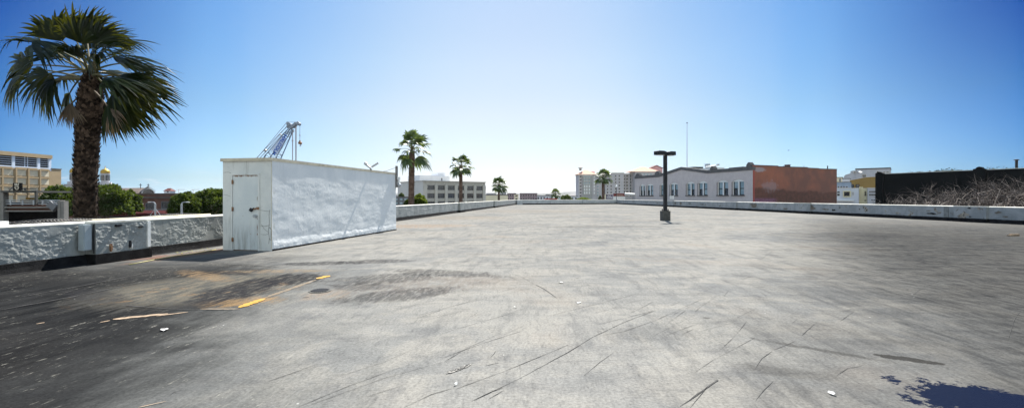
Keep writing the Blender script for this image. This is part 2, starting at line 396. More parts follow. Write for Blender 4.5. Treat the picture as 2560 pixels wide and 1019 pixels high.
M['near_hill'] = pmat('near_hill_ground', (0.03,0.0375,0.02), (0.06,0.0575,0.0425), .03, .95, .0)
M['red_sign'] = pmat('red_sign', (0.162,0.0135,0.0158), (0.135,0.0113,0.0135), 1, .5, .02)
M['awning'] = pmat('awning_cloth', (.05,.010,.010), (.035,.008,.008), 1, .9, .02, spec=.05)
M['far_leaf'] = pmat('far_foliage', (.020,.030,.012), (.035,.045,.02), .5, .9, 0, spec=.05)
M['blue_sign'] = pmat('navy_sign', (.045,.035,.10), (.04,.03,.085), 1, .5, .02)
M['blue_letter'] = pmat('blue_letter', (.03,.12,.50), (.025,.10,.42), 3, .5, .0)
M['crane_white'] = pmat('crane_paint', (.17,.22,.30), (.13,.17,.24), 2, .5, .05)
M['boom_steel'] = pmat('boom_head_steel', (.26,.30,.36), (.18,.21,.26), 3, .6, .1)
M['banner'] = pmat('banner_sheet', (.50,.58,.72), (.45,.53,.67), 2, .6, .02)
M['black_panel'] = pmat('black_panel', (.008,.008,.009), (.012,.012,.012), 3, .8, .02, spec=.05)
M['sign_letter'] = pmat('sign_letter', (.55,.50,.40), (.50,.45,.36), 3, .6, .0)
M['brick'] = pmat('street_brick', (0.102,0.051,0.039), (0.072,0.0372,0.03), 1.2, .9, .2, c3=(.07,.04,.035))
M['red_car'] = pmat('red_car_paint', (0.3,0.018,0.018), (0.27,0.015,0.015), 2, .3, .0)

def brickside_mat():
    """painted brick flank: red paint, a browned low band with a ragged top, bare pale patches, faint purple graffiti"""
    t = NT('painted_brick_flank'); v = t.co(); x, y, z = t.sep(v)
    n1 = t.noise(v, .35, 6, .6, .4); n2 = t.noise(v, 1.4, 6, .65); n3 = t.noise(t.mapv(v, scale=(3,3,.5)), 1.2, 6, .65)
    col = t.mix(t.step(t.math('ADD', n1, t.math('MULTIPLY', x, .012)), .36, .80), (.33,.125,.078), (.185,.09,.070))
    col = t.mix(t.math('MULTIPLY', t.step(n3, .52, .70), .4), col, (.16,.075,.06))
    band = t.step(t.math('ADD', z, t.math('ADD', t.math('MULTIPLY', n1, 1.9), t.math('ADD', t.math('MULTIPLY', n2, .5), t.math('MULTIPLY', x, .035)))), 4.3, 3.9)
    col = t.mix(t.math('MULTIPLY', band, .85), col, t.mix(t.step(n2, .4, .62), (.085,.046,.036), (.13,.060,.045)))
    w = t.math('MULTIPLY', t.blob(t.mapv(v, rot=(R(-90),0,0)), 4.2, 3.1, 1.7, .8, 0, n2, 3.2, .45), .45)
    col = t.mix(w, col, (.34,.27,.29))
    w2 = t.math('MULTIPLY', t.blob(t.mapv(v, rot=(R(-90),0,0)), 1.6, 5.6, 1.3, .35, 0, n2, 1.4, .3), .7)
    col = t.mix(w2, col, (.36,.33,.35))
    gmask = t.math('MULTIPLY', t.step(x, 6.4, 4.8), t.step(z, 1.5, 1.0))
    tagl = t.step(t.noise(v, 2.6, 2, .4, 2.2), .52, .50)
    tagl = t.math('MULTIPLY', tagl, t.step(t.noise(v, 2.6, 2, .4, 2.2), .46, .48))
    col = t.mix(t.math('MULTIPLY', gmask, .5), col, (.24,.08,.18))
    col = t.mix(t.math('MULTIPLY', t.math('MULTIPLY', tagl, gmask), .8), col, (.40,.30,.40))
    edge = t.step(x, .55, .45)
    col = t.mix(t.math('MULTIPLY', edge, .8), col, (.34,.085,.07))
    br = t.n('ShaderNodeTexBrick'); t.L.new(t.mapv(v, rot=(R(90),0,0)), br.inputs['Vector'])
    br.inputs['Scale'].default_value = 1.0; br.inputs['Brick Width'].default_value = .42; br.inputs['Row Height'].default_value = .14
    br.inputs['Mortar Size'].default_value = .012
    col = t.mix(t.math('MULTIPLY', br.outputs['Fac'], .22), col, (.12,.06,.05))
    return t.out(t.bsdf(col, .85, t.noise(v, 6, 4), .2, .02, .2))
M['brick_flank'] = brickside_mat()

# ------------------------------------------------------------------ setting: ground, road, hills
g = MB(); N_ = 64
ring = [(5000*math.cos(2*math.pi*k/N_), 5000*math.sin(2*math.pi*k/N_), -7) for k in range(N_)]
g.add(ring, [tuple(range(N_))])
tag(g.build('ground', M['ground']), kind='structure')
rd = MB()
wd = (math.sin(R(7.5)), math.cos(R(7.5)))
def on_left(y, off):                                            # a point beside the left parapet line
    return (.1317*y-10.83-off*math.cos(R(7.5)), y+off*math.sin(R(7.5)))
p = [on_left(-40,6), on_left(-40,17), on_left(420,17), on_left(420,6)]
rd.add([(a,b,-6.996) for a,b in p], [(0,3,2,1)])
tag(rd.build('road', M['asphalt']), kind='structure')

def hills(name, mat, px0, px1, Y, pys, seed, depth):
    """a ridge of terrain whose skyline undulates"""
    m = MB(); n = 90
    def hz(u):
        k = u*(len(pys)-1); i = min(int(k), len(pys)-2); f = k-i; f = f*f*(3-2*f)
        return EYE+(HY-(pys[i]*(1-f)+pys[i+1]*f))/F*Y
    def fn(u, w):
        x = (px0+(px1-px0)*u-CX)/F*Y
        top = hz(u)+mn.fractal(Vector((u*40,seed,w*3)), 1.0, 2.0, 5)*Y*.0011
        prof = math.sin(math.pi*min(1, .5*w/.5))if w <= .5 else math.sin(math.pi*w)
        z = -7.5+(top+7.5)*max(0, prof)
        return (x*(1+(w-.5)*.1), Y+depth*(w-.5), z)
    m.grid(fn, n*2, 14)
    return tag(m.build(name, mat, smooth=True), kind='structure')
hills('hills', M['hill'], 900, 1640, 3200, [492,486,482,484,487,482,484,486,483,482,478,479,484,488,491], 3.3, 900)
hills('hill', M['near_hill'], 2160, 2900, 330, [470,440,434,430,426,427,424,425,430,440,460], 8.1, 160)

# ------------------------------------------------------------------ the roof deck
Lw = lambda y: .1317*y-10.83
Rw = lambda y: 29.6-.0787*y
FL = (Lw(88), 88.0); FR = (Rw(96), 96.0)
dk = MB()
dk.zprism([(Lw(-18),-18), (Rw(-18),-18), FR, FL], -.5, 0)
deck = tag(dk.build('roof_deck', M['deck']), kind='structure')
struct_walls = MB()
struct_walls.zprism([(Lw(-18)-.1,-18), (Rw(-18)+.1,-18), (FR[0]+.1,FR[1]+.2), (FL[0]-.1,FL[1]+.2)], -7.2, -.504)
tag(struct_walls.build('car_park_storey', M['conc_light']), kind='structure')

def strip(mb, pts, w, z=.004, taper=True, jit=.25):
    """thin flat mark lying on the deck along a polyline"""
    P = [Vector((x,y,0)) for x,y in pts]
    Q = []
    for i in range(len(P)-1):
        n = max(2, int((P[i+1]-P[i]).length/.12))
        for k in range(n): Q.append(P[i].lerp(P[i+1], k/n))
    Q.append(P[-1]); vs = []
    for i, q in enumerate(Q):
        d = (Q[min(i+1,len(Q)-1)]-Q[max(i-1,0)]).normalized(); s = Vector((-d.y,d.x,0))
        t = i/(len(Q)-1); ww = w*(min(1, 12*t, 12*(1-t))*.6+.4 if taper else 1)*(1+rnd.uniform(-jit,jit))/2
        o = s*rnd.uniform(-.3,.3)*w*jit*2
        vs += [(q+o+s*ww)+Vector((0,0,z)), (q+o-s*ww)+Vector((0,0,z))]
    mb.add(vs, [(2*i,2*i+1,2*i+3,2*i+2) for i in range(len(Q)-1)])
def pxs(*a): return [G(x,y) for x,y in a]
sc = MB()
for pts, w in (
    ([(1185,1000),(1300,945),(1420,880),(1482,842),(1560,805),(1640,775)], .016),
    ([(1480,842),(1560,828),(1640,800),(1760,745)], .010), ([(1490,812),(1560,795),(1636,776)], .014),
    ([(780,1010),(960,945),(1105,905)], .014), ([(1105,895),(1200,860),(1310,825)], .014), ([(1110,905),(1170,868),(1240,838)], .010),
    ([(1140,972),(1280,920),(1420,862)], .012), ([(1010,1018),(1080,985),(1140,968)], .012), ([(740,1019),(870,965),(1000,918)], .010),
    ([(1700,1015),(1760,975),(1795,950)], .030), ([(1725,1019),(1770,965),(1795,948)], .014),
    ([(1180,1002),(1230,978),(1262,967)], .018), ([(1220,998),(1260,975)], .014),
    ([(1890,918),(1905,895),(1930,878)], .014), ([(1935,874),(1965,862),(1992,851)], .013), ([(2005,838),(2035,810),(2075,805)], .013),
    ([(2100,803),(2135,778)], .010), ([(2190,705),(2230,690),(2270,673)], .014), ([(2278,742),(2300,722),(2350,700)], .014),
    ([(2092,938),(2120,920),(2160,913)], .012), ([(2520,850),(2535,800),(2548,780)], .012),
    ([(1665,810),(1715,775)], .010), ([(1705,835),(1735,822)], .010), ([(1370,790),(1490,760),(1590,735)], .009),
    ([(1460,938),(1500,905),(1535,880)], .008), ([(1100,835),(1200,805),(1290,780)], .008), ([(1510,755),(1590,735)], .010),
    ([(1560,760),(1680,730)], .008), ([(1210,915),(1250,905)], .012), ([(850,940),(960,905),(1040,870)], .009),
    ([(1338,711),(1360,722),(1392,744)], .030), ([(1030,800),(1130,765),(1260,735),(1390,705)], .008), ([(1660,840),(1740,810)], .007),
    ([(1270,690),(1310,708)], .010), ([(1840,795),(1890,770)], .008), ([(2060,700),(2160,670)], .010), ([(1900,650),(1935,625)], .012),
    ([(2200,690),(2290,665),(2420,640)], .010), ([(1850,700),(1880,690)], .010), ([(920,990),(1000,965)], .010)):
    strip(sc, pxs(*pts), w*.32+.0008, jit=.55)
for k in range(80):                                            # shorter scuffs between them, mostly in the same sweep
    x, y = rnd.uniform(-3,9), rnd.uniform(3.2,15); a = R(rnd.choice((48,42,55,35,20)))+rnd.gauss(0,.12); l = rnd.uniform(.08,.7)
    strip(sc, [(x,y),(x+math.sin(a)*l*.5+rnd.gauss(0,.01),y+math.cos(a)*l*.5),(x+math.sin(a)*l,y+math.cos(a)*l)], rnd.uniform(.002,.005))
for k in range(16):                                             # long faint drag scratches
    x, y = rnd.uniform(-2.5,3.5), rnd.uniform(3.1,7); a = R(40)+rnd.gauss(0,.07); l = rnd.uniform(.6,1.8)
    strip(sc, [(x+math.sin(a)*l*f+rnd.gauss(0,.012),y+math.cos(a)*l*f) for f in (0,.3,.6,1)], rnd.uniform(.0018,.0034), jit=.7)
sc.build('scratch_marks', M['scratch'], deck)
seam = MB()                                                     # long joints in the membrane on the west side
for pts, w in (([(0,752),(200,715),(440,668),(560,660),(700,668)], .05), ([(0,775),(180,742),(380,700)], .06), ([(1230,668),(1300,690),(1345,715)], .008),
               ([(790,708),(860,716)], .03), ([(1700,560),(1900,600),(2100,590)], .02), ([(290,762),(420,772),(600,775)], .04)):
    strip(seam, pxs(*pts), w*.45, .006, jit=.8)
seam.build('membrane_seam', M['scratch'], deck)
yl = MB()
def ragged(mb, pts, w, z, seed):
    r2 = random.Random(seed)
    P = [Vector((x,y,0)) for x,y in pts]; d = (P[-1]-P[0]); L = d.length; d.normalize(); s = Vector((-d.y,d.x,0))
    n = max(6, int(L/.035)); vs = []
    for i in range(n+1):
        q = P[0]+d*(L*i/n); e = min(1, 5*i/n+.25, 5*(1-i/n)+.25)
        vs += [q+s*w*.5*e*(r2.uniform(.6,1.15))+Vector((0,0,z)), q-s*w*.5*e*(r2.uniform(.6,1.15))+Vector((0,0,z))]
    mb.add(vs, [(2*i,2*i+1,2*i+3,2*i+2) for i in range(n)])
ragged(yl, pxs((598,769),(662,746)), .14, .008, 1); ragged(yl, pxs((792,697),(824,689)), .15, .008, 2)
yl.build('yellow_line', M['yellow'], deck)
wl = MB(); ragged(wl, pxs((500,772),(600,772)), .07, .004, 4); ragged(wl, pxs((660,745),(790,699)), .10, .0045, 3)
wl.build('worn_line', M['orange_worn'], deck)
ps = MB(); ragged(ps, pxs((282,798),(420,784)), .11, .006, 5); ragged(ps, pxs((250,806),(275,801)), .035, .006, 6); ragged(ps, pxs((390,790),(470,780)), .05, .0065, 9)
ragged(ps, pxs((345,1019),(416,1003)), .012, .006, 7); ragged(ps, pxs((90,810),(112,806)), .03, .006, 8)
ps.build('bare_strip', M['pale_strip'], deck)
ag = MB(); ragged(ag, pxs((1116,934),(1178,910)), .055, .005, 11); ag.build('pothole', M['aggregate'], deck)

# drain cover
dx, dy = G(800,727)
t = thing('floor_drain', 'round cast iron drain cover near the yellow paint dabs on the deck', 'drain', (dx,dy,0))
MB().lathe([(.02,.002),(.17,.003),(.17,.008),(.145,.010),(.02,.012)], n=28).build('frame', M['conc'], t)
gr = MB()
for k in range(-4,5):
    h = math.sqrt(max(.001,.135**2-(k*.028)**2)); gr.box(k*.028-.008, k*.028+.008, -h, h, .013, .02)
gr.build('grate', M['dark_metal'], t)

# litter
for k, (px, py, s, lab) in enumerate((
    (412,825,.10,'flat white scrap of paper lying on the dark west part of the deck'),
    (1448,757,.075,'larger torn white paper scrap right of the dark wire on the deck'),
    (1402,707,.085,'crumpled white paper lying above the dark wire on the deck'),
    (1288,769,.04,'small round white scrap below the dark wire on the pale deck'),
    (2081,986,.05,'white fragment beside the forked scratch near the dark oil spill'),
    (1140,962,.03,'tiny folded white scrap below the ragged pothole'))):
    x, y = G(px,py); m = MB(); r2 = random.Random(k+30); n = 8
    s *= .5
    vs = [(s*r2.uniform(.5,1.1)*math.cos(2*math.pi*i/n)*1.5, s*r2.uniform(.4,.9)*math.sin(2*math.pi*i/n), .004+r2.uniform(0,.018)) for i in range(n)]+[(0,0,.016)]
    m.add(vs, [(i,(i+1)%n,n) for i in range(n)])
    o = m.build('paper_scrap', M['paper']); o.location = (x,y,.002); o.rotation_euler = (0,0,r2.uniform(0,3))
    tag(o, lab, 'litter')
x0, y0 = G(2535,590)
o = MB().obox((-.22,0,.03),(.22,.05,.03),.09,.05).obox((-.1,.06,.07),(.2,.02,.075),.07,.03).build('wood_offcut', M['pale_strip']); o.location = (x0,y0,0)
tag(o, 'pale wooden offcut lying on the deck by the right parapet', 'debris')
hs = MB(); hp = [G(*q) for q in ((322,662),(360,655),(400,647),(440,640),(480,635),(520,628),(540,624))]
hs.tube([(x,y,.012) for x,y in hp], .011, 6)
tag(hs.build('hose', M['hose'], smooth=True), 'thin yellow hose lying on the deck between the shed and parapet', 'hose')
x0, y0 = G(480,629); lf = MB()
for k in range(60):
    c = Vector((x0+rnd.gauss(0,.14), y0+rnd.gauss(0,.30), .015+rnd.random()*.02)); a = rnd.uniform(0,6); l = rnd.uniform(.02,.05)
    u = Vector((math.cos(a),math.sin(a),rnd.uniform(-.4,.4)))*l; w = Vector((-math.sin(a),math.cos(a),0))*l*.4
    lf.add([c-u,c+w,c+u,c-w], [(0,1,2,3)])
tag(lf.build('leaves', M['dry_leaf']), 'small heap of yellow dry leaves beside the hose', 'leaves', kind='stuff')

# ------------------------------------------------------------------ parapets
def rough_h(x, z, amp=1.0, seed=0.0):
    """peeling stucco: plates with ragged edges over a coarse skim, metres"""
    v = Vector((x, z, seed))
    big = mn.fractal(v*1.1, 1.0, 2.0, 3)
    pl = mn.fractal(v*1.7+Vector((7,1,0)), .9, 2.1, 4)
    plate = sst(-.02, .05, pl)*.006
    fine = mn.fractal(Vector((x*13, z*17, seed)), .7, 2.0, 3)*.010+mn.fractal(Vector((x*4.5, z*7, seed+2)), .8, 2.0, 3)*.009
    bare = sst(.17, .23, mn.fractal(v*1.3+Vector((0,9,3)), .9, 2.0, 3))
    return .66*amp*(big*.010+plate+fine*(1-.93*bare))

def wall_face(mb, y0, y1, z0, z1, step, amp, seed, xoff=0.0, holes=()):
    """front face of a wall in local coords: wall runs along +y, face looks to +x"""
    nu = max(2, int((y1-y0)/step)); nv = max(2, int((z1-z0)/min(step,.05)))
    def fn(u, w):
        y = y0+(y1-y0)*u; z = z0+(z1-z0)*w
        e = min(1, (z1-z)/.05, (z-z0)/.02+.2)
        return (xoff+rough_h(y, z, amp, seed)*max(0,e), y, z)
    mb.grid(fn, nu, nv)
TH = .42
# left parapet: origin on its inner base line at Y=0, local +y along the wall
def parapet(name, label, p0, p1, mats, pil, segs, amp, seed, top=.93, band=.22):
    """p0->p1 inner base line; local y along it, inner face looks to local +x"""
    d = Vector((p1[0]-p0[0], p1[1]-p0[1], 0)); L = d.length; rz = math.atan2(d.y, d.x)-math.pi/2
    t = thing(name, label, 'wall', (p0[0],p0[1],0), rz)
    b = MB()
    for y0, y1, st, am in segs:
        wall_face(b, y0, y1, band-.03, top-.02, st, am, seed)
    b.box(-TH, -.03, 0, L, -.5, top-.025)
    b.build('wall_face', mats[0], t)
    c = MB(); n = int(L/.25)
    def cap(u, w):
        y = L*u
        j = mn.noise(Vector((y*3,seed,0)))*.008; j2 = mn.noise(Vector((y*2.1,seed,5)))*.006
        prof = [(.004+j*.4,top-.035+j2),(.008+j*.4,top-.01+j2),(-.004+j*.4,top+.012+j2),(-TH*.5,top+.022),(-TH-.01,top+.012),(-TH-.02,top-.03)]
        k = min(int(w*5+.01),5); x, z = prof[k]
        return (x, y, z)
    c.grid(cap, n, 5)
    c.f = [f[::-1] for f in c.f]
    c.build('coping', mats[1], t)
    tb = MB(); n = int(L/.12)
    def tar(u, w):
        y = L*u; hh = band+mn.noise(Vector((y*1.7,seed,2)))*.018+mn.noise(Vector((y*7,seed,2)))*.008
        prof = [(.10,0.0),(.075,.03),(.055+mn.noise(Vector((y*5,w*9,0)))*.008,hh*.55),(.045,hh),(-.02,hh+.005)]
        x, z = prof[min(int(w*4+.01),4)]
        return (x, y, z)
    tb.grid(tar, n, 4)
    tb.build('tar_band', M['tar'], t)
    for y0, y1, pr, zt, stp in pil:
        q = MB()
        wall_face(q, y0, y1, band-.02, zt-.02, stp, amp, seed+3, pr)
        q.box(-.02, pr-.005, y0, y1, band-.02, zt-.021)
        q.build('pilaster', mats[0], t)
        q = MB(); q.box(-.015, pr+.008, y0-.015, y1+.015, zt-.02, zt+.026)
        q.build('pilaster_cap', mats[1], t)
        q = MB(); q.box(0, pr+.05, y0-.04, y1+.04, 0, band+.005)
        q.build('pilaster_base', M['tar'], t)
    return t
c75 = math.cos(R(7.5))
def Ll(y): return (y+18)/c75                                    # world Y -> local position on the left parapet
PLEFT = parapet('parapet_wall', 'long rough white stucco parapet running past the shed, palms behind it', (Lw(-18),-18), FL,
    [M['par_near'], M['coping']],
    [(Ll(10.15), Ll(11.42), .24, .93, .018), (Ll(-2), Ll(-.7), .15, .93, .2), (Ll(43.4), Ll(45.4), .16, .93, .1), (Ll(63), Ll(65.5), .16, .93, .2), (Ll(26.2)-.6, Ll(26.2)+.6, .14, .93, .1)],
    [(0, Ll(4), .3, 1), (Ll(4), Ll(15.5), .018, 1.0), (Ll(15.5), Ll(30), .08, 1), (Ll(30), Ll(88), .16, 1)], 1.2, 1.7)
cv = MB()
y0, y1 = Ll(9.98), Ll(10.16); cv.box(.07, .20, y0-.05, y1-.06, .33, .90)
cv.box(.20, .212, y0-.035, y1-.075, .35, .88)
cv.build('conduit_cover', M['conduit'], PLEFT)
MB().tube([(.215,y1-.03,.25),(.215,y1-.03,.88),(.19,y1+.03,.925),(.12,y1+.05,.93)], .012, 6).build('conduit', M['dark_metal'], PLEFT)
MB().box(.20, .282, Ll(11.36), Ll(11.435), .26, .90).build('conduit_cover', M['white_paint'], PLEFT)
def chip(px, py, w, h, mat, nm, par=PLEFT):
    """spalled spot on the near pilaster face"""
    yy = 10.83*1138/(1430-px)*.985; z = EYE+(HY-py)/F*yy; y = Ll(yy); m = MB(); n = 11; r2 = random.Random(int(px))
    vs = [(0,0,0)]+[(0, w/2*r2.uniform(.6,1.1)*math.cos(2*math.pi*i/n), h/2*r2.uniform(.6,1.1)*math.sin(2*math.pi*i/n)) for i in range(n)]
    vs = [(.292+a,y+b,z+c) for a,b,c in vs]; m.add(vs, [(0,1+(i+1)%n,1+i) for i in range(n)][::-1])
    m.v = m.v+[(x-.06,yy_,zz) for x,yy_,zz in m.v]; k = n+1
    m.f += [[1+i,1+(i+1)%n,k+1+(i+1)%n,k+1+i] for i in range(n)]; m.m += [0]*n
    m.build(nm, mat, par)
chip(288,563,.16,.07,M['dark_metal'],'spalled_hole'); chip(270,617,.05,.19,M['rust'],'spalled_hole'); chip(318,610,.045,.19,M['dark_metal'],'spalled_hole')
chip(321,614,.022,.13,M['white_paint'],'bare_render'); chip(345,566,.12,.04,M['dark_metal'],'spalled_hole')
PFAR = parapet('parapet_wall', 'short blue grey parapet closing the far end of the deck', (FL[0],FL[1]), (FR[0],FR[1]),
    [M['par_far'], M['coping']], [(7.3,8.6,.12,.93,.3), (14.6,15.6,.12,.93,.3)], [(0, (Vector(FR)-Vector(FL)).length, .2, .5)], .5, 5.1)
MB().box(-.02, .9, -.1, 1.0, 0, .80).build('end_block', M['par_far'], PFAR)
d_ = Vector((Rw(-18)-FR[0], -18-FR[1])); LR = d_.length
def Lr(y): return (96-y)*LR/114
PRIGHT = parapet('parapet_wall', 'long right hand parapet with peeling paint patches and a black tar foot', (FR[0],FR[1]), (Rw(-18),-18),
    [M['par_right'], M['coping']],
    [(Lr(52.5)-1.3, Lr(52.5)+.9, .14, .93, .2), (Lr(41.2)-1, Lr(41.2)+1, .14, .93, .2), (Lr(27.2)-.9, Lr(27.2)+.9, .14, .93, .2), (Lr(69)-1, Lr(69)+1, .12, .93, .3), (Lr(14)-.9, Lr(14)+.9, .14, .93, .2)],
    [(0, LR, .14, .7)], .5, 9.4)

def patch_on(par, y, z, w, h, mat, nm, xf, seed):
    m = MB(); n = 14; r2 = random.Random(seed)
    vs = [(xf,y,z)]+[(xf, y+w/2*r2.uniform(.35,1.15)*math.cos(2*math.pi*i/n), z+h/2*r2.uniform(.35,1.15)*math.sin(2*math.pi*i/n)) for i in range(n)]
    m.add(vs, [(0,1+i,1+(i+1)%n) for i in range(n)]); m.build(nm, mat, par)
def ry(px):                                                     # place along the right parapet seen at picture column px
    return Lr(29.6/((px-CX)/F+.0787))
for k, (px, z, w, h, mt) in enumerate(((1885,.62,1.5,.5,'rough_stone'),(2028,.60,1.35,.52,'rough_stone'),(1963,.38,.8,.16,'rough_stone'),(1689,.55,.5,.4,'rough_stone'),(1702,.55,.9,.42,'rough_stone'),(1725,.6,1.4,.35,'stain'),
        (1755,.55,1.2,.4,'stain'),(1801,.42,.5,.16,'rough_stone'),(2065,.45,.9,.14,'rough_stone'),(2085,.42,.45,.2,'tar'),(2100,.62,.4,.25,'stain'),(2160,.70,.14,.09,'tar'),(2150,.55,.14,.09,'tar'),(2168,.5,.14,.09,'tar'),
        (2328,.42,.9,.14,'tar'),(2322,.60,.4,.07,'rough_stone'),(2385,.5,.5,.2,'stain'),(2495,.62,.5,.18,'rough_stone'),(2515,.4,.3,.12,'rough_stone'),(2430,.83,.35,.08,'tar'),(2431,.33,.2,.08,'tar'),(1645,.5,.4,.4,'rough_stone'))):
    patch_on(PRIGHT, ry(px), z, w, h, M[mt], 'peeled_patch', .045 if not 2405 < px < 2455 else .185, k+50)
MB().box(.0,.03,ry(2366)-.14,ry(2366)+.14,.24,.90).build('damp_streak', M['stain'], PRIGHT)
# things lying on the left parapet
def on_wall(px, off):                                            # point along the left wall seen at picture column px
    y = 10.83*F/(1430-px); return (Lw(y)-off*c75, y+off*(1-c75))
a = Vector((*on_wall(-60,.33), .99)); b = Vector((*on_wall(58,.33), .99))
tag(MB().obox(a, b, .10, .07).build('timber_batten', M['white_paint']), 'white painted batten lying on top of the left parapet', 'batten')
cp = [on_wall(q, o) for q, o in ((60,.34),(90,.33),(130,.3),(170,.22),(200,.16),(240,.22),(290,.26),(350,.3),(420,.34))]
tag(MB().tube([(x,y,.972) for x,y in cp], .014, 6).build('cable', M['dark_metal'], smooth=True), 'dark cable run along the top of the left parapet', 'cable')
cp = [on_wall(q, o) for q, o in ((215,.3),(250,.24),(300,.2),(352,.17),(400,.28),(550,.3))]
tag(MB().tube([(x,y,.968) for x,y in cp], .02, 6).build('pipe', M['trim'], smooth=True), 'cream conduit pipe along the parapet top near the shed', 'pipe')
bw = MB(); pts = []
for k in range(1500):
    y = 7.6+k/1500*7.0; an = k*.42
    pts.append((Lw(y)-.85+.16*math.cos(an), y+.02*math.sin(an*3), .82+.16*math.sin(an)+.03*math.sin(y*2)))
bw.tube(pts, .006, 4)
tag(bw.build('barbed_wire', M['old_steel']), 'coil of dark barbed wire strung behind the left parapet', 'barbed wire')

# ------------------------------------------------------------------ the shed
SAZ = R(10.0)
SX, SY = G(680,627); SLn, SWd, SH = 8.12, 1.56, 2.575
shed = thing('utility_shed', 'low whitewashed stucco shed with a steel door and a cream roof edge', 'shed', (SX,SY,0), -SAZ)
# local: x across (shed spans x -SWd..0), y along the long side (0..SLn); long side faces +x, door end faces -y
def side_h(y, z):
    v = Vector((y, z, 4.2))
    prof = sst(SH-.25, SH-.85, z+mn.noise(Vector((y*.8,0,2)))*.22)
    big = mn.fractal(Vector((y*.8, z*2.1, 1.0)), 1.0, 2.1, 3)*.0085
    mid = mn.fractal(Vector((y*2.4, z*3.6, 4.2)), .8, 2.1, 3)*.0017
    fine = mn.fractal(v*12, .7, 2.0, 3)*.0014
    patch = .18+.82*sst(-.50, .18, mn.fractal(Vector((y*.8, z*2.0, 8)), .9, 2.0, 3))
    return prof*(big+(mid+fine)*patch)+.002*mn.noise(v*3)
sd = MB()
def shf(u, w):
    y, z = SLn*u, .285+(SH-.07-.285)*w
    e = min(1, y/.05, (SLn-y)/.05)
    return (side_h(y,z)*e, y, z)
sd.grid(shf, 360, 100)
sd.build('side_wall', M['shed_side'], shed)
pl_ = MB()
def plf(u, w):
    y, z = SLn*u, .045+.27*w
    e = min(1, y/.04, (SLn-y)/.04)
    h = .016+mn.fractal(Vector((y*3,z*5,3)),   .9, 2.0, 5)*.007-.016*sst(.35,1,w)+.003*mn.noise(Vector((y*.9,0,0)))
    return (h*e, y, z)
pl_.grid(plf, 330, 14); pl_.cur = 1
pl_.box(-.02, .03, .01, SLn-.01, 0.0, .05)
pl_.build('plinth', [M['shed_side'], M['tar']], shed)
# other walls (door end with an opening for the door)
DX0, DX1, DH = -1.285, -.375, 2.16                             # frame outer edges in local x
wl_ = MB()
wl_.box(-SWd, DX0, 0, .12, .0, SH-.07); wl_.box(DX1, -.002, 0, .12, .0, SH-.07); wl_.box(DX0, DX1, 0, .12, DH, SH-.07)
wl_.build('end_wall', M['shed_end'], shed)
w2 = MB(); w2.box(-SWd, -SWd+.12, .12, SLn, 0, SH-.07); w2.box(-SWd+.12, -.002, SLn-.12, SLn-.002, 0, SH-.07)
w2.build('back_wall', M['shed_end'], shed)
rf = MB(); rf.box(-SWd-.03, .004, -.03, SLn+.01, SH-.068, SH-.01)
rf.build('roof', M['roof_felt'], shed)
tr = MB()
tr.box(.004, .017, -.045, SLn+.025, SH-.075, SH+.012); tr.box(-SWd-.045, .004, -.045, -.03, SH-.075, SH+.012)
tr.box(-SWd-.045, -SWd-.03, -.03, SLn+.01, SH-.07, SH+.012); tr.box(-SWd-.03, .004, SLn+.01, SLn+.025, SH-.075, SH+.012)
tr.build('roof_trim', M['trim'], shed)
fr_ = MB()
fr_.box(DX0, DX0+.05, -.025, .1, 0, DH); fr_.box(DX1-.05, DX1, -.025, .1, 0, DH); fr_.box(DX0+.05, DX1-.05, -.025, .1, DH-.05, DH)
fr_.box(DX0+.05, DX1-.05, -.012, -.002, DH-.062, DH-.052)
fr_.build('door_frame', M['shed_end'], shed)
gp = MB(); gp.box(DX0+.05, DX1-.05, .02, .06, 0, DH-.05); gp.build('door_gap', M['rust'], shed)
dr = MB()
def drf(u, w):
    x = DX0+.058+(DX1-DX0-.116)*u; z = .02+(DH-.085)*w
    return (x, -.012-.004*mn.noise(Vector((x*2,z*1.5,0))), z)
dr.grid(drf, 20, 40); dr.box(DX0+.058, DX1-.058, -.006, .02, .02, DH-.065)
door = dr.build('door', M['door'], shed, smooth=False)
for z in (.24, 1.10, 1.86):
    MB().tube([(DX0+.054,-.032,z),(DX0+.054,-.032,z+.12)], .011, 8).obox((DX0+.03,-.029,z+.06),(DX0+.09,-.029,z+.06),.006,.11).build('hinge', M['rust'], door)
lk = MB(); lk.obox((DX1-.22,-.035,1.155),(DX1-.02,-.04,1.195),.02,.035).box(DX1-.075,DX1-.005,-.05,-.026,1.15,1.22)
lk.build('hasp', M['rust'], door)
pk = MB(); pk.obox((DX1-.27,-.06,1.16),(DX1-.20,-.06,1.12),.04,.085); pk.tube([(DX1-.20,-.05,1.17),(DX1-.16,-.05,1.2),(DX1-.15,-.05,1.17)], .008, 6)
pk.build('padlock', M['dark_metal'], door)
kn = MB()
for i in range(14):
    pass
def ring(mb, cx, cz, r, rr, y):
    pts = [(cx+r*math.cos(2*math.pi*k/14), y, cz+r*math.sin(2*math.pi*k/14)) for k in range(15)]; mb.tube(pts, rr, 6, cap=False)
ring(kn, DX1-.105, .965, .034, .011, -.035); ring(kn, DX1-.165, .972, .03, .008, -.035); kn.tube([(DX1-.105,-.02,.965),(DX1-.105,-.06,.965)], .018, 10)
kn.build('knob', M['steel'], door)
for z0, h, w in ((1.38,.15,.014), (.50,.26,.016), (.42,.08,.028), (.86,.05,.012)):
    n = 9; r2 = random.Random(int(z0*100)); x = DX1-.062
    vs = [(x+w/2*r2.uniform(.5,1.2)*math.cos(2*math.pi*i/n), -.027-.001*i, z0+h/2+h/2*math.sin(2*math.pi*i/n)*r2.uniform(.8,1)) for i in range(n)]
    MB().add(vs, [tuple(range(n))]).build('rust_patch', M['rust'], shed)
rs = MB(); vs = []
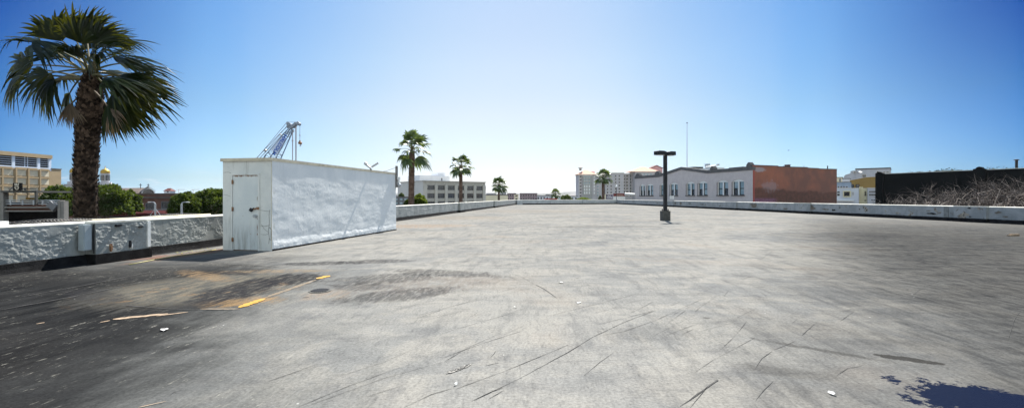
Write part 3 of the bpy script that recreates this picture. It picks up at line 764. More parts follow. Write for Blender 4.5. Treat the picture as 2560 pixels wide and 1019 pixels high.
for k in range(41):                                              # one ragged rust line under the head of the frame
    x = DX0+.07+(DX1-DX0-.14)*k/40; h = rnd.choice((.002,.003,.006,.018))*rnd.uniform(.6,1.2)
    vs += [(x,-.0285,DH-.047), (x,-.0285,DH-.05-h)]
rs.add(vs, [(2*i,2*i+1,2*i+3,2*i+2) for i in range(40)])
rs.build('rust_streak', M['rust'], shed)
ck = MB()                                                         # cracks in the render right of the door
def crk(pts, w):
    ck = MB()
    for i in range(len(pts)-1):
        ck.obox((pts[i][0],-.001,pts[i][1]), (pts[i+1][0],-.001,pts[i+1][1]), w, .004, up=(0,1,0))
    ck.build('crack', M['scratch'], shed)
crk([(-.36,1.13),(-.2,1.11),(-.09,1.10)], .006); crk([(-.07,1.14),(-.09,1.0),(-.08,.8),(-.11,.55),(-.08,.35),(-.10,.2)], .009)
crk([(-.35,.70),(-.22,.68),(-.06,.72)], .007); crk([(-.33,.74),(-.25,.62),(-.12,.52)], .006); crk([(-.09,.66),(-.02,.6),(-.03,.4),(-.01,.22)], .012)
crk([(-.35,.46),(-.2,.45),(-.1,.48)], .005); crk([(-.1,.35),(-.03,.30)], .008); crk([(-1.53,2.19),(-1.38,2.2),(-1.30,2.17),(-1.29,2.08)], .006); crk([(-1.53,1.56),(-1.42,1.55),(-1.33,1.52)], .005)
cd = MB(); cd.tube([(-.005,-.006,.05),(-.005,-.006,SH-.08)], .008, 6); cd.build('corner_bead', M['trim'], shed)

# flood lamp on its timber post at the far end of the shed
def shed_w(x, y, z=0):
    c, s = math.cos(-SAZ), math.sin(-SAZ); return (SX+x*c-y*s, SY+x*s+y*c, z)
fl = thing('flood_lamp', 'small bulbous flood lamp hung on a dark post at the far end of the shed', 'lamp', shed_w(.0,SLn,0), -SAZ)
MB().box(.002,.075,-.09,.03,1.93,2.90).build('post', M['old_steel'], fl)
MB().box(.075,.20,-.05,.02,2.28,2.40).obox((.14,-.02,2.28),(.17,-.04,2.12),.06,.06).build('housing', M['white_paint'], fl)
sp = MB(); sp.lathe([(.015,.10),(.06,.085),(.085,.03),(.088,-.01),(.07,-.06),(.04,-.085),(.01,-.09)], 0,0,16)
sp.build('globe', M['steel'], fl, smooth=True, loc=(.175,-.04,2.02))
MB().tube([(.0,-.05,2.82),(-.3,-.35,2.66),(-.55,-.75,2.585)], .008, 5).build('cable', M['dark_metal'], fl)
# twin flood light on the roof of the shed
p0 = W(927,424,18.4); c_, s_ = 0, 0
ft = thing('roof_floodlight', 'grey twin floodlight fixture standing on the shed roof', 'floodlight', (p0.x,p0.y,SH), -SAZ)
MB().box(-.03,.03,-.03,.03,-.01,.06).tube([(0,0,.06),(-.05,-.05,.13)], .015, 6).build('base', M['old_steel'], ft)
MB().obox((-.25,-.02,.27),(-.02,-.02,.11),.10,.07).obox((-.24,-.02,.31),(-.17,-.02,.24),.12,.09).build('lamp_head', M['steel'], ft)
MB().obox((.04,0,.13),(.33,0,.30),.10,.045).build('lamp_head', M['steel'], ft)

# ------------------------------------------------------------------ deck lamp
lx, ly = G(1663,551)
dl = thing('deck_lamp', 'black square lamp post with two flat heads on a concrete foot on the deck', 'lamp post', (lx,ly,0), 0)
b = MB()
def footf(z0, z1, h):
    b.add([(-h,-h,z0),(h,-h,z0),(h,h,z0),(-h,h,z0),(-h,-h,z1),(h,-h,z1),(h,h,z1),(-h,h,z1)], [(0,3,2,1),(4,5,6,7),(0,1,5,4),(1,2,6,5),(2,3,7,6),(3,0,4,7)])
footf(0,.62,.25); b.build('foot', M['conc'], dl)
MB().box(-.17,.17,-.17,.17,.622,.66).build('base_plate', M['dark_metal'], dl)
for i, j in ((-1,-1),(1,-1),(1,1),(-1,1)):
    MB().tube([(.14*i,.14*j,.66),(.14*i,.14*j,.74)], .032, 6).build('bolt', M['dark_metal'], dl)
MB().box(-.10,.10,-.10,.10,.66,4.18).build('pole', M['dark_metal'], dl)
for s, ang in ((-1, 8), (1, -14)):
    hd = MB()
    c_, s_ = math.cos(R(ang)), math.sin(R(ang))
    def hp_(x, y, z): return (s*x, y+s*x*s_*0, z)
    poly = [(.04,4.20),(.10,4.36),(.28,4.40),(.66,4.40),(.70,4.37),(.70,4.16),(.12,4.14)]
    hd.prism([(s*x,z) for x,z in poly], -.24, .24); hd.box(min(s*.10,s*.02), max(s*.10,s*.02), -.07,.07,4.16,4.30)
    o = hd.build('lamp_head', M['dark_metal'], dl); o.rotation_euler = (0,0,R(28 if s > 0 else 22))
    ln = MB(); ln.box(min(s*.18,s*.62), max(s*.18,s*.62), -.19,.19,4.128,4.139)
    ln.build('lens', M['white_paint'], o)
tag(MB().tube([(lx+.45,ly+.5,.0),(lx+.45,ly+.5,.09)], .05, 10).build('pipe_stub', M['dark_metal']), 'short black pipe stub beside the lamp foot', 'pipe')

# ------------------------------------------------------------------ palms
def fan(mb, hub, axis, nrm, rad, nleaf, spread, wind, droop, r2, seg=5, wfac=1.0):
    axis = Vector(axis).normalized(); nrm = Vector(nrm); nrm = (nrm-axis*nrm.dot(axis)).normalized(); side = axis.cross(nrm)
    hub = Vector(hub); dth = 2*spread/(nleaf-1)
    for k in range(nleaf):
        th = -spread+dth*k+r2.uniform(-.3,.3)*dth
        d = axis*math.cos(th)+side*math.sin(th)
        L = rad*(.70+.30*math.cos(th*.55))*r2.uniform(.86,1.08)
        pl = nrm*((.03 if k % 2 else -.03)*rad)
        dr = droop*r2.uniform(.6,1.5); wi = wind*r2.uniform(.6,1.4); tw = r2.uniform(-.5,.5); hang = abs(r2.gauss(.06,.10))
        prev = []
        vs = []
        for i in range(seg+1):
            t = i/seg
            c = hub+d*L*t*(1-.12*t*abs(dr))+Vector((0,0,-1))*dr*L*t**2.6*.55+wi*L*t**2*.6+Vector((0,0,-1))*L*hang*max(0,(t-.55)/.45)**2+pl*math.sin(math.pi*min(t*1.6,1))
            full = L*t*dth*.62*wfac
            w = full if t < .5 else full*max(0.02, 1-(t-.5)/.5)**.75*(.55/ (t+.05))
            sd = (side*math.cos(th)-axis*math.sin(th)); sd = (sd+nrm*(tw*t*1.4)).normalized()
            vs += [c+sd*w, c-sd*w]
        mb.add(vs, [(2*i,2*i+1,2*i+3,2*i+2) for i in range(seg)])

def frond(par, base, dirv, plen, rad, face, wind, droop, r2, mat, nleaf=40, spread=R(105), seg=5, bend=.25, pw=.02, name='frond'):
    m = MB(); d = Vector(dirv).normalized(); base = Vector(base); pts = []
    for i in range(7):
        t = i/6; pts.append(base+d*plen*t+Vector((0,0,-1))*bend*plen*t*t+wind*plen*t*t*.25)
    m.cur = 1; m.tube(pts, [pw*(1.3-.7*i/6) for i in range(7)], 5); m.cur = 0
    ax = (pts[-1]-pts[-2]).normalized()
    fan(m, pts[-1]-ax*.02, ax+Vector((0,0,-.15)), face, rad, nleaf, spread, wind, droop, r2, seg)
    return m.build(name, [mat, M['petiole'] if mat != M['palm_dead'] else M['palm_dead']], par)

def trunk_mesh(par, path, rads, nrow, ncol, boot, seed, mat, smoothz=0):
    """tapered trunk clad in old leaf bases"""
    r2 = random.Random(seed); m = MB()
    P = [Vector(p) for p in path]; n = 26
    pts = []; rr = []
    for i in range(61):
        t = i/60*(len(P)-1); k = min(int(t), len(P)-2); f = t-k
        pts.append(P[k].lerp(P[k+1], f)); rr.append((rads[k]*(1-f)+rads[k+1]*f)*.93*(1+.04*mn.noise(Vector((i*.9,seed,0)))))
    m.tube(pts, rr, n)
    for i in range(nrow):
        t = i/nrow*60; k = min(int(t),59); c = pts[k].lerp(pts[k+1], t-k); rad = rr[k]
        for j in range(ncol):
            a = 2*math.pi*(j+(i%2)*.5+r2.uniform(-.25,.25))/ncol
            o = Vector((math.cos(a),math.sin(a),0)); s = Vector((-math.sin(a),math.cos(a),0))
            w = rad*2*math.pi/ncol*r2.uniform(.35,.62); h = boot*r2.uniform(.7,1.5); out = boot*r2.uniform(.25,.75)
            b0 = c+o*rad*.93+Vector((0,0,r2.uniform(-.3,.3)*boot))
            tip = b0+o*out+Vector((0,0,h)); tw = r2.uniform(-.6,.6)
            vs = [b0-s*w, b0+s*w, b0+o*out*.55+s*w*.9+Vector((0,0,h*.55)), tip+s*w*(.35+tw*.5), tip-s*w*(.35-tw*.5)+Vector((0,0,r2.uniform(-.3,.3)*h)), b0+o*out*.5-s*w*.9+Vector((0,0,h*.5)), b0+o*out*.75+Vector((0,0,h*.4))]
            m.add(vs, [(0,1,2,6),(0,6,5),(6,2,3),(6,3,4),(6,4,5)])
    return m.build('trunk', mat, par)

# tall near palm, west of the parapet
r2 = random.Random(21); PY = 13.0
bx = W(214,540,PY).x
palm = thing('palm_tree', 'tall shaggy fan palm with wind-blown crown, biggest of all, rising behind the left parapet', 'palm tree', (bx,PY,-7), 0, 'palm trees around the car park')
PK = 1.0
def pp(px, py, dy=0.0):                                            # picture point to the palm's own coordinates
    q = W(px,py,PY+dy); return Vector((q.x-bx, dy, q.z+7))
zc = pp(232,205).z
trunk_mesh(palm, [(0,0,0),(.0,0,3.5),(.0,0,7.2),pp(214,450),pp(219,340),pp(226,250),pp(233,195)], [.36,.30,.27,.275,.285,.30,.2], 125, 16, .10, 5, M['bark'])
crown0 = pp(232,192)
wind = Vector((.42,.05,-.10))
FR_ = [  # fan hub px, axis tip px, depth of hub, radius, facing (x,y,z), droop, dead
 ((165,120),(100,22),-.3,1.22,(.4,-1,.3),.12,50), ((205,125),(200,30),-.5,1.2,(.1,-1,.1),.12,74), ((240,122),(272,42),-.5,1.0,(0,-1,-.2),.2,62),
 ((120,125),(22,98),-.2,1.15,(-.2,-.4,1),.3,38), ((112,122),(200,168),-.7,1.1,(.1,-.6,1),.25,34), ((105,165),(0,148),.2,1.3,(-.1,-1,.25),.2,55),
 ((95,172),(5,215),.4,1.15,(-.2,-1,.5),.4,46), ((150,200),(85,238),-.3,1.0,(-.3,-1,.3),.35,78), ((135,205),(92,278),.2,.95,(-.3,-1,.2),.35,58),
 ((285,128),(372,108),.2,1.05,(-.3,-.5,1),.45,42), ((300,150),(402,160),-.2,1.15,(0,-.5,1),.35,40), ((330,162),(436,178),.3,1.15,(.0,-.7,1),.3,30),
 ((318,190),(425,212),-.4,1.15,(.2,-.9,.7),.35,40), ((268,195),(338,216),-.9,1.0,(.1,-.6,1),.35,40), ((325,215),(440,262),.1,1.3,(.3,-1,.5),.3,40),
 ((292,240),(372,302),-.3,1.1,(.5,-1,.3),.3,52), ((280,250),(332,335),.1,1.05,(.5,-1,.2),.25,40), ((300,235),(380,285),.5,1.1,(.3,-1,.4),.3,48),
 ((150,150),(82,112),.1,1.0,(-.2,-.7,.8),.3,52), ((188,108),(150,38),.2,1.0,(.2,-1,.1),.15,52), ((300,205),(392,236),-.7,1.05,(.2,-.9,.6),.35,46), ((262,132),(325,66),.1,1.0,(-.2,-.9,.5),.25,52), ((228,160),(222,108),-.9,.85,(0,-.9,.6),.4,60), ((140,185),(58,196),-.5,1.05,(-.2,-.9,.4),.3,50), ((345,200),(430,238),.5,1.0,(.2,-.8,.6),.35,38),
 ((75,190),(20,250),-.2,.9,(-.3,-1,.4),.5,40), ((180,235),(150,300),.3,.85,(-.2,-1,.3),.35,46), ((350,190),(440,205),.7,1.0,(.1,-.7,1),.35,32), ((215,100),(180,25),.3,1.0,(.1,-1,.1),.15,60), ((255,255),(290,330),.6,.9,(.4,-1,.2),.3,44),
 ((230,135),(236,75),.8,1.0,(0,-.8,.6),.3,80), ((262,150),(320,118),.7,1.0,(-.2,-.4,1),.4,60), ((188,150),(135,122),.8,1.0,(-.2,-.3,1),.4,60),
 ((270,180),(345,188),1.0,1.0,(.1,-.6,.9),.4,60), ((175,190),(100,205),.9,1.0,(-.1,-.6,.9),.4,60), ((205,150),(160,120),-.8,.9,(-.1,-.6,1),.4,50), ((250,145),(285,105),-.7,.9,(.1,-.8,.8),.4,55),
 ((176,262),(172,335),-.3,.62,(.2,-1,0),.15,0), ((272,272),(300,345),-.45,.78,(-.3,-1,0),.2,0), ((258,285),(268,345),.25,.6,(.5,-1,0),.2,0), ((190,270),(186,330),.3,.55,(-.4,-1,0),.2,0)]
for hub, tip, dy, rad, face, dr, sprd in FR_:
    dead = sprd == 0
    if not dead:
        lf = -26*sst(215, 110, hub[0])-20*sst(245, 330, hub[0]); up = -20*sst(175, 120, hub[1])
        hub = (hub[0]+lf, hub[1]+up); tip = (tip[0]+lf*1.35, tip[1]+up*1.3)
    h = pp(hub[0],hub[1],dy); ax = pp(tip[0],tip[1],dy*1.5)-h
    m = MB(); base = crown0+Vector((r2.uniform(-.12,.12),r2.uniform(-.12,.12),-.35 if dead else r2.uniform(-.15,.2)))
    md = base.lerp(h,.55)+Vector((0,0,.12)); pts = []
    for i in range(8):
        t = i/7; pts.append(base*(1-t)**2+md*2*t*(1-t)+h*t*t)
    m.cur = 1; m.tube(pts, [.034-.018*i/7 for i in range(8)], 5); m.cur = 0
    fan(m, h-ax.normalized()*.05, ax, face, rad*1.04, max(17, int(sprd/1.9)) if not dead else 24, R(sprd if not dead else 38), wind*(1 if not dead else .2), dr, r2, 8, 1.75)
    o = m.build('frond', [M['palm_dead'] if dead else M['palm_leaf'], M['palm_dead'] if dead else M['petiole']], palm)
    if dead: o['label'] = 'withered brown frond'

def small_palm(x, y, zc_, rc, tr_, label, seed, nf=25, nleaf=16, lean=0.0, skirt=True):
    r3 = random.Random(seed); t = thing('palm_tree', label, 'palm tree', (x,y,-7), 0, 'palm trees around the car park')
    H = zc_+7
    trunk_mesh(t, [(-lean,0,0),(-lean*.3,0,H*.6),(0,0,H-.15)], [tr_*1.15,tr_,tr_*.95], 70, 11, tr_*.30, seed, M['bark_far'])
    m = MB(); ga = 2.39996
    wv = Vector((.28,.05,0))
    for k in range(nf):
        u = (k+.5)/nf; el = R(85-125*u+r3.uniform(-10,10)); az = k*ga+r3.uniform(-.3,.3)
        d = Vector((math.cos(az)*math.cos(el), math.sin(az)*math.cos(el), math.sin(el)))
        pl = rc*r3.uniform(.48,.68); base = Vector((0,0,H-.1)); hub = base+d*pl+Vector((0,0,-.12*rc*u))
        m.cur = 1; m.tube([base, base.lerp(hub,.5)+Vector((0,0,.05*rc)), hub], [rc*.02,rc*.014,rc*.01], 4); m.cur = 0
        up = Vector((0,0,1)) if abs(d.z) < .8 else Vector((r3.uniform(-1,1),r3.uniform(-1,1),.1))
        fan(m, hub, d+Vector((0,0,-.25*u)), up+d*.2, rc*r3.uniform(.48,.66), nleaf, R(85), wv, .30+.25*u, r3, 4, 1.6)
    m.build('crown', [M['palm_leaf_far'], M['petiole']], t)
    return t
for px, py, Y, rc, tr_, seed, lab, lean in (
    (1030,372,39.5,1.72,.27,3,'fan palm with a bushy crown left of the stone office block',.25), (1152,413,57,1.62,.24,4,'fan palm standing in front of the stone office block',0),
    (1247,461,86,1.65,.22,5,'short fan palm by the low cream wall right of the office block',0), (1388,483,130,1.55,.2,6,'tiniest fan palm far beyond the end parapet',0),
    (1508,442,108,2.15,.36,8,'full fan palm in front of the salmon roofed hotel',0)):
    q = W(px,py,Y); small_palm(q.x, Y, q.z, rc, tr_, lab, seed, nf=32 if seed in (5,6,8) else 21, lean=lean)

# ------------------------------------------------------------------ leafy trees
def leafy(name, label, cat, px0, px1, pytop, pybot, Y, seed, n, leaf, mat, trunk=True, flat=1.0):
    r3 = random.Random(seed); a = W(px0,pytop,Y); b = W(px1,pybot,Y)
    cx, rx = (a.x+b.x)/2, (b.x-a.x)/2; zt, zb = a.z, b.z; rz = (zt-zb)
    t = thing(name, label, cat, (cx,Y,-7), 0)
    m = MB(); ry = rx*.95
    sd = Vector((seed*3.1,0,0))
    for k in range(n):
        while True:
            v = Vector((r3.gauss(0,1),r3.gauss(0,1),r3.gauss(0,1))).normalized()
            if v.z > -.35: break
        lump = 1+.24*mn.noise(v*2.1+sd)+.15*mn.noise(v*4.6+sd)
        rr = lump*(1-abs(r3.gauss(0,.13)))
        if mn.noise(v*4.2+sd*2) > .42 and r3.random() < .6: rr *= .86
        c = Vector((v.x*rx*rr, v.y*ry*rr, zb+7+rz*.28+ (v.z*rz*.74*rr if v.z > 0 else v.z*rz*.8*rr)))
        l = leaf*r3.uniform(.6,1.4); u = (v+Vector((r3.uniform(-1,1),r3.uniform(-1,1),r3.uniform(-1,.6)))*.9).normalized()
        w = u.cross(Vector((r3.uniform(-1,1),r3.uniform(-1,1),r3.uniform(-1,1)))).normalized()
        m.add([c-u*l*.5, c+w*l*.32, c+u*l*.6, c-w*l*.32], [(0,1,2,3)])
    m.build('crown', mat, t)
    core = MB(); 
    tb = MB(); zz = zb+7+rz*.25
    tb.tube([(0,0,0),(.05,0,zz*.5),(0,.05,zz*.95)], [max(.12,rx*.09),max(.1,rx*.075),rx*.05], 8)
    for k in range(9):
        an = k*2.4; tb.tube([(0,0,zz*.8),(math.cos(an)*rx*.4,math.sin(an)*ry*.4,zz+rz*.15),(math.cos(an)*rx*.75,math.sin(an)*ry*.75,zz+rz*(.25+.3*(k%3)/3))], [rx*.04,rx*.028,rx*.012], 5)
    tb.build('trunk', M['wood_trunk'], t)
    return t
leafy('ficus_tree', 'clipped green street tree left of and behind the tall palm trunk', 'tree', 108, 200, 470, 538, 46, 11, 9000, .20, M['ficus'])
leafy('ficus_tree', 'largest round green street tree just right of the tall palm trunk', 'tree', 205, 320, 462, 535, 44, 12, 12000, .20, M['ficus'])
leafy('ficus_tree', 'smaller round tree tucked against the right side of the big round one', 'tree', 298, 350, 479, 530, 47, 13, 6000, .19, M['ficus'])
leafy('ficus_tree', 'rounded green tree in front of the brick building beside the shed', 'tree', 428, 498, 484, 540, 42, 14, 8000, .19, M['ficus'])
leafy('ficus_tree', 'broad green tree partly hidden by the left end of the shed', 'tree', 478, 600, 472, 545, 45, 15, 12000, .20, M['ficus'])
leafy('street_shrub', 'round yellow green tree at the foot of the bushiest distant palm', 'tree', 1026, 1068, 487, 520, 43, 16, 6000, .13, M['shrub'])
leafy('street_shrub', 'little green bush at the left foot of the palm beside the shed', 'tree', 1010, 1028, 500, 520, 42, 17, 2500, .12, M['ficus'])
for px0, px1, t0, Y, lab, mt, sd_ in ((1440,1480,494.5,115,'low yellow green hedge tree in front of the hotel corner tower','shrub',21), (1400,1432,488,140,'dark leafy tree right of the tiniest palm','ficus',22),
                                (1496,1504,491,112,'dark bush at the left foot of the hotel palm','ficus',23), (995,1012,484,150,'dark tree far behind, seen just right of the shed','ficus',24)):
    leafy('leafy_tree', lab, 'tree', px0, px1, t0, 510, Y, sd_, 3000, .30, M[mt])
r4 = random.Random(77)
crest = MB()
for k in range(34):
    px = 2235+k*10.5+r4.uniform(-4,4); base = [434,430,427,426,427,425,424,425][min(7,int((px-2235)/50))]
    q = W(px, base+2, 330); s = r4.uniform(.5,2.2)*(1.6 if r4.random() < .2 else 1)
    for j in range(90):
        v = Vector((r4.gauss(0,.5),r4.gauss(0,.5),abs(r4.gauss(0,.45))))*s
        u = Vector((r4.uniform(-1,1),r4.uniform(-1,1),r4.uniform(-1,1))).normalized()*.5; w = u.orthogonal()*.7
        c = Vector((q.x+v.x*1.7,q.y+v.y,q.z+v.z-.3)); crest.add([c-u,c+w,c+u,c-w], [(0,1,2,3)])
tag(crest.build('hilltop_trees', M['far_leaf']), 'far off trees along the crest behind the black wall', 'trees', kind='stuff')

# bare trees in front of the black wall
def bare(x, y, zb, h, spread, label, seed, nb, group):
    r3 = random.Random(seed); t = thing('bare_tree', label, 'tree', (x,y,-7), 0, group)
    tm, cm = MB(), MB(); zb += 7
    tm.tube([(0,0,0),(.05,.03,zb*.6),(0,0,zb)], [.16,.13,.11], 7); tm.build('trunk', M['branch_dark'], t)
    def grow(p, d, L, r, lvl):
        n = 4; pts = [p]; q = p
        for i in range(n):
            d = (d+Vector((r3.gauss(0,.16),r3.gauss(0,.16),r3.gauss(.03,.13)))).normalized(); q = q+d*L/n; pts.append(q)
        cm.cur = 1 if r3.random() < (.3 if lvl < 2 else .86) else 0
        cm.tube(pts, [r*(1-.5*i/n) for i in range(n+1)], 4 if lvl > 1 else 5, cap=False)
        if lvl >= 4: return
        k = r3.choice((3,3,4,5)) if lvl else nb
        for j in range(k):
            f = r3.uniform(.35,1); i = min(int(f*n), n-1); s = pts[i].lerp(pts[i+1], f*n-i)
            nd = (d*.75+Vector((r3.gauss(0,.62),r3.gauss(0,.5),r3.gauss(.05,.48)))).normalized()
            grow(s, nd, L*r3.uniform(.55,.85), r*.52, lvl+1)
    for k in range(nb):
        a = 2*math.pi*k/nb+r3.uniform(-.4,.4); e = r3.uniform(.15,1.1)
        d = Vector((math.cos(a)*math.cos(e)*spread, math.sin(a)*math.cos(e)*.7, math.sin(e))).normalized()
        grow(Vector((0,0,zb-.15)), d, h*r3.uniform(.36,.56), .046, 1)
    cm.build('crown', [M['branch'], M['branch_dark']], t)
for px, pyt, Y, sp_, nb, sd_, lab in ((2222,478,36,1.5,6,31,'low bare twiggy tree at the left end of the black wall'), (2275,468,36.5,1.5,7,32,'low spreading bare tree, second along the black wall'),
        (2335,452,36,1.3,9,33,'bare tree with pale forked limbs at the middle of the black wall'), (2395,446,37,1.5,9,34,'dense bare brown tree left of the rounded wall hump'),
        (2450,428,35.5,1.4,10,35,'tallest bare tree reaching over the rounded wall hump'), (2510,425,36,1.4,10,36,'tall bare tree below the black vent pipe'), (2575,432,35,1.4,10,37,'bare tree cut by the right edge of the view')):
    q = W(px,515,Y); top = W(px,pyt,Y).z
    bare(q.x, Y, q.z-.5, (top-q.z+.5)*1.08, sp_, lab, sd_, nb, 'bare trees by the black wall')

# ------------------------------------------------------------------ buildings
class Fr:
    """a facade line seen from the deck: local x to the right along it, local y into the building"""
    def __init__(s, L, Rr):
        s.L = Vector((L[0],L[1],0)); s.R = Vector((Rr[0],Rr[1],0)); s.u = (s.R-s.L).normalized(); s.len = (s.R-s.L).length
        s.rz = math.atan2(s.u.y, s.u.x)
    def x(s, px):
        k = (px-CX)/F                                            # ray (k,1)
        den = s.u.x-k*s.u.y
        return (k*s.L.y-s.L.x)/den
    def at(s, px, py):
        x = s.x(px); Y = s.L.y+s.u.y*x
        return x, EYE+(HY-py)/F*Y
    def z(s, px, py): return s.at(px,py)[1]
def pt(px, Y): return ((px-CX)/F*Y, Y)
def windows(par, rects, wm, fmat=None, depth=.06, name='window', fw=.06):
    """each window a mesh of its own: slim surround plus a set back pane"""
    for x0, x1, z0, z1 in rects:
        m = MB()
        m.box(x0, x1, -.012, .004, z0, z1)
        if fmat:
            m.cur = 1
            m.box(x0-fw, x0, -depth, .003, z0-fw, z1+fw); m.box(x1, x1+fw, -depth, .003, z0-fw, z1+fw)
            m.box(x0, x1, -depth, .003, z1, z1+fw); m.box(x0, x1, -depth, .003, z0-fw, z0)
        m.build(name, [wm, fmat] if fmat else wm, par)
def block(name, label, cat, f, depth, ztop, wall, roofm=None, z0=-7, cap=.25, group=None, over=.12):
    t = thing(name, label, cat, (f.L.x,f.L.y,0), f.rz, group)
    MB().box(0, f.len, 0, depth, z0, ztop).build('wall', wall, t)
    if roofm: MB().box(-over, f.len+over, -over, depth+over, ztop, ztop+cap).build('roof', roofm, t)
    return t

# tan slab at the far left
f = Fr((-182.3,150.0), (-182.3,180.0)); tn = thing('apartment_building', 'tan and beige slab with a pale louvred top storey at the far left', 'building', (f.L.x,f.L.y,0), f.rz)
ztop = f.z(126,388); zA = f.z(126,423)
MB().box(0, f.len, 0, 30, -7, zA).build('wall', M['tan'], tn)
MB().box(0, f.len-.3, .35, 30, zA+.003, ztop-1.4).build('upper_wall', M['pale_frame'], tn)
MB().box(0, f.len+.2, -.4, 30, ztop-1.398, ztop).build('roof', M['tan'], tn)
xr_ = f.x(153); MB().box(f.len+.003, xr_, 0, 22, -7, f.z(153,424)).build('wing', M['tan'], tn)
MB().box(f.len+.003, xr_+.1, -.15, 22.1, f.z(153,424)+.003, f.z(153,424)+.35).build('wing_roof', M['slate'], tn)
for (xa, xb) in ((-30,31),(39,93),(100,121)):
    x0, x1 = max(.1, f.x(xa)), f.x(xb); z0, z1 = f.z(110,419), f.z(110,394)
    m = MB(); m.box(x0, x1, .30, .34, z0, z1); m.cur = 1
    for k in range(1,5): m.box(x0, x1, .24, .30, z0+(z1-z0)*k/5-.10, z0+(z1-z0)*k/5+.06)
    if xb == 93: m.box((x0+x1)/2-.5, (x0+x1)/2-.3, .235, .30, z0, z1); m.box((x0+x1)/2+.5, (x0+x1)/2+.7, .235, .30, z0, z1)
    m.build('louvre_window', [M['black_panel'], M['pale_frame']], tn)
for xa in (34, 97, 125): MB().box(f.x(xa)-.5, f.x(xa)+.5, -.02, .345, f.z(126,427), ztop-1.41).build('pier', M['pale_frame'], tn)
MB().box(0, f.len, -.03, .34, f.z(110,421)-.1, f.z(110,421)+.3).build('sill_band', M['pale_frame'], tn)
for (xa, xb) in ((-60,-30),(-25,1),(6,32),(40,64),(71,94),(100,122)):
    for (ya, yb) in ((428,442),(448,462),(469,484),(488,503)):
        x0, x1 = f.x(xa), f.x(xb)
        if x0 < .2: continue
        MB().box(x0, x1, -.06, .002, f.z(121,yb), f.z(121,ya)).build('panel', M['tan_panel'], tn)
        MB().box(x0-.5, x0+.0, -.5, .002, f.z(121,yb)-.3, f.z(121,ya)+.6).box(x0, x1, -.5, .002, f.z(121,ya)+.1, f.z(121,ya)+.6).build('panel_rib', M['tan'], tn)

# garage frontage by the street, with its sign
GY = 31.0
gs = thing('garage_entrance', 'open concrete and steel garage ramp frontage left of the tall palm', 'garage', (W(85,550,GY).x,GY,-7), R(3))
def gl(px, py): q = W(px,py,GY); return q.x-W(85,550,GY).x, q.z+7
for px0, px1, pt_, nm in ((8,18,476,'column'),(146,153,500,'column'),(154,161,502,'column')):
    x0, zt = gl(px0,pt_); x1, _ = gl(px1,pt_); MB().box(x0,x1,-.15,.2,0,zt).build(nm, M['conc_light'], gs)
x0, z0 = gl(-60,560); x1, z1 = gl(7.6,476); MB().box(x0-3,x1,-.05,.3,0,z1).build('side_wall', M['conc'], gs)
for ya, yb, pr in ((516.5,519.5,.12),(525.5,528.5,.1)):
    x0, z0 = gl(18.3,yb); x1, z1 = gl(134,ya); MB().box(x0,x1,-pr,.1,z0,z1).build('beam', M['conc_light'], gs)
x0, z0 = gl(18.2,525.4); x1, z1 = gl(144,512); MB().box(x0,x1,.101,.5,z0,z1).build('floor_slab', M['brick'], gs)
x0, z0 = gl(-20,575); x1, z1 = gl(128,528); MB().box(x0-2,x1,1.0,1.2,0,z1+.6).build('back_wall', M['black_panel'], gs)  # black sheet standing in for the shaded void inside the garage
rl = MB()
for y_ in (500.5,505,509.5):
    x0, z0 = gl(18.5,y_); x1, _ = gl(146,y_); rl.tube([(x0,.0,z0),(x1,.0,z0)], .035, 6)
for px in (30,58,84,105,124,144):
    x, z0 = gl(px,512); _, z1 = gl(px,500); rl.box(x-.03,x+.03,-.03,.03,z0,z1)
rl.build('guard_rail', M['steel'], gs)
cn = MB(); x0, z0 = gl(17,481); x1, z1 = gl(96,476.5); cn.box(x0,x1,-.3,2.5,z0,z1)
x, zz = gl(97,476); _, zl = gl(97,511); cn.box(x-.06,x+.06,-.25,-.13,zl,zz)
for px in (58,70):
    x, za = gl(px,476.4); _, zb_ = gl(px,470); cn.box(x-.03,x+.03,-.2,-.14,za,zb_)
cn.obox((gl(30,471)[0],-.17,gl(30,471)[1]), (gl(96,473)[0],-.17,gl(96,473)[1]), .05,.05)
cn.build('canopy', M['conc'], gs)
MB().obox((gl(128,520)[0],-.1,gl(128,520)[1]),(gl(138,508)[0],-.1,gl(138,508)[1]),.25,.55).build('lamp_shade', M['grey_dark'], gs)
# rubble-brown goods on the upper level
for k, (px, py, w) in enumerate(((43,507,20),(52,503,10))):
    x, z = gl(px,py); MB().box(x-w*.012,x+w*.012,.5,1.0,z-.02,z+.25).build('crate', M['ochre'], gs)
q = W(43,476,GY-.6)
sg = thing('garage_sign', 'black garage sign board with sideways pale lettering on the canopy', 'sign', (q.x,q.y,q.z), R(3))
MB().box(-.27,.27,0,.08,0,.51).build('panel', M['black_panel'], sg)
MB().obox((-.55,.04,.0),(-.27,.04,.32),.05,.05).build('strut', M['old_steel'], sg)
def text(s, size, mat, par, loc, rot, name='lettering', ext=.01, align='CENTER'):
    cu = bpy.data.curves.new(name, 'FONT'); cu.body = s; cu.size = size; cu.extrude = ext; cu.align_x = align; cu.align_y = 'CENTER'; cu.offset = size*.02
    cu.materials.append(mat); tmp = bpy.data.objects.new('tmp', cu); C.objects.link(tmp)
    dg = bpy.context.evaluated_depsgraph_get(); me = bpy.data.meshes.new_from_object(tmp.evaluated_get(dg)); bpy.data.objects.remove(tmp); me.name = name
    o = bpy.data.objects.new(name, me); C.objects.link(o); o.parent = par; o.location = loc; o.rotation_euler = rot
    return o
text('GE', .36, M['sign_letter'], sg, (.0,-.012,.27), (R(90),R(-90),0))

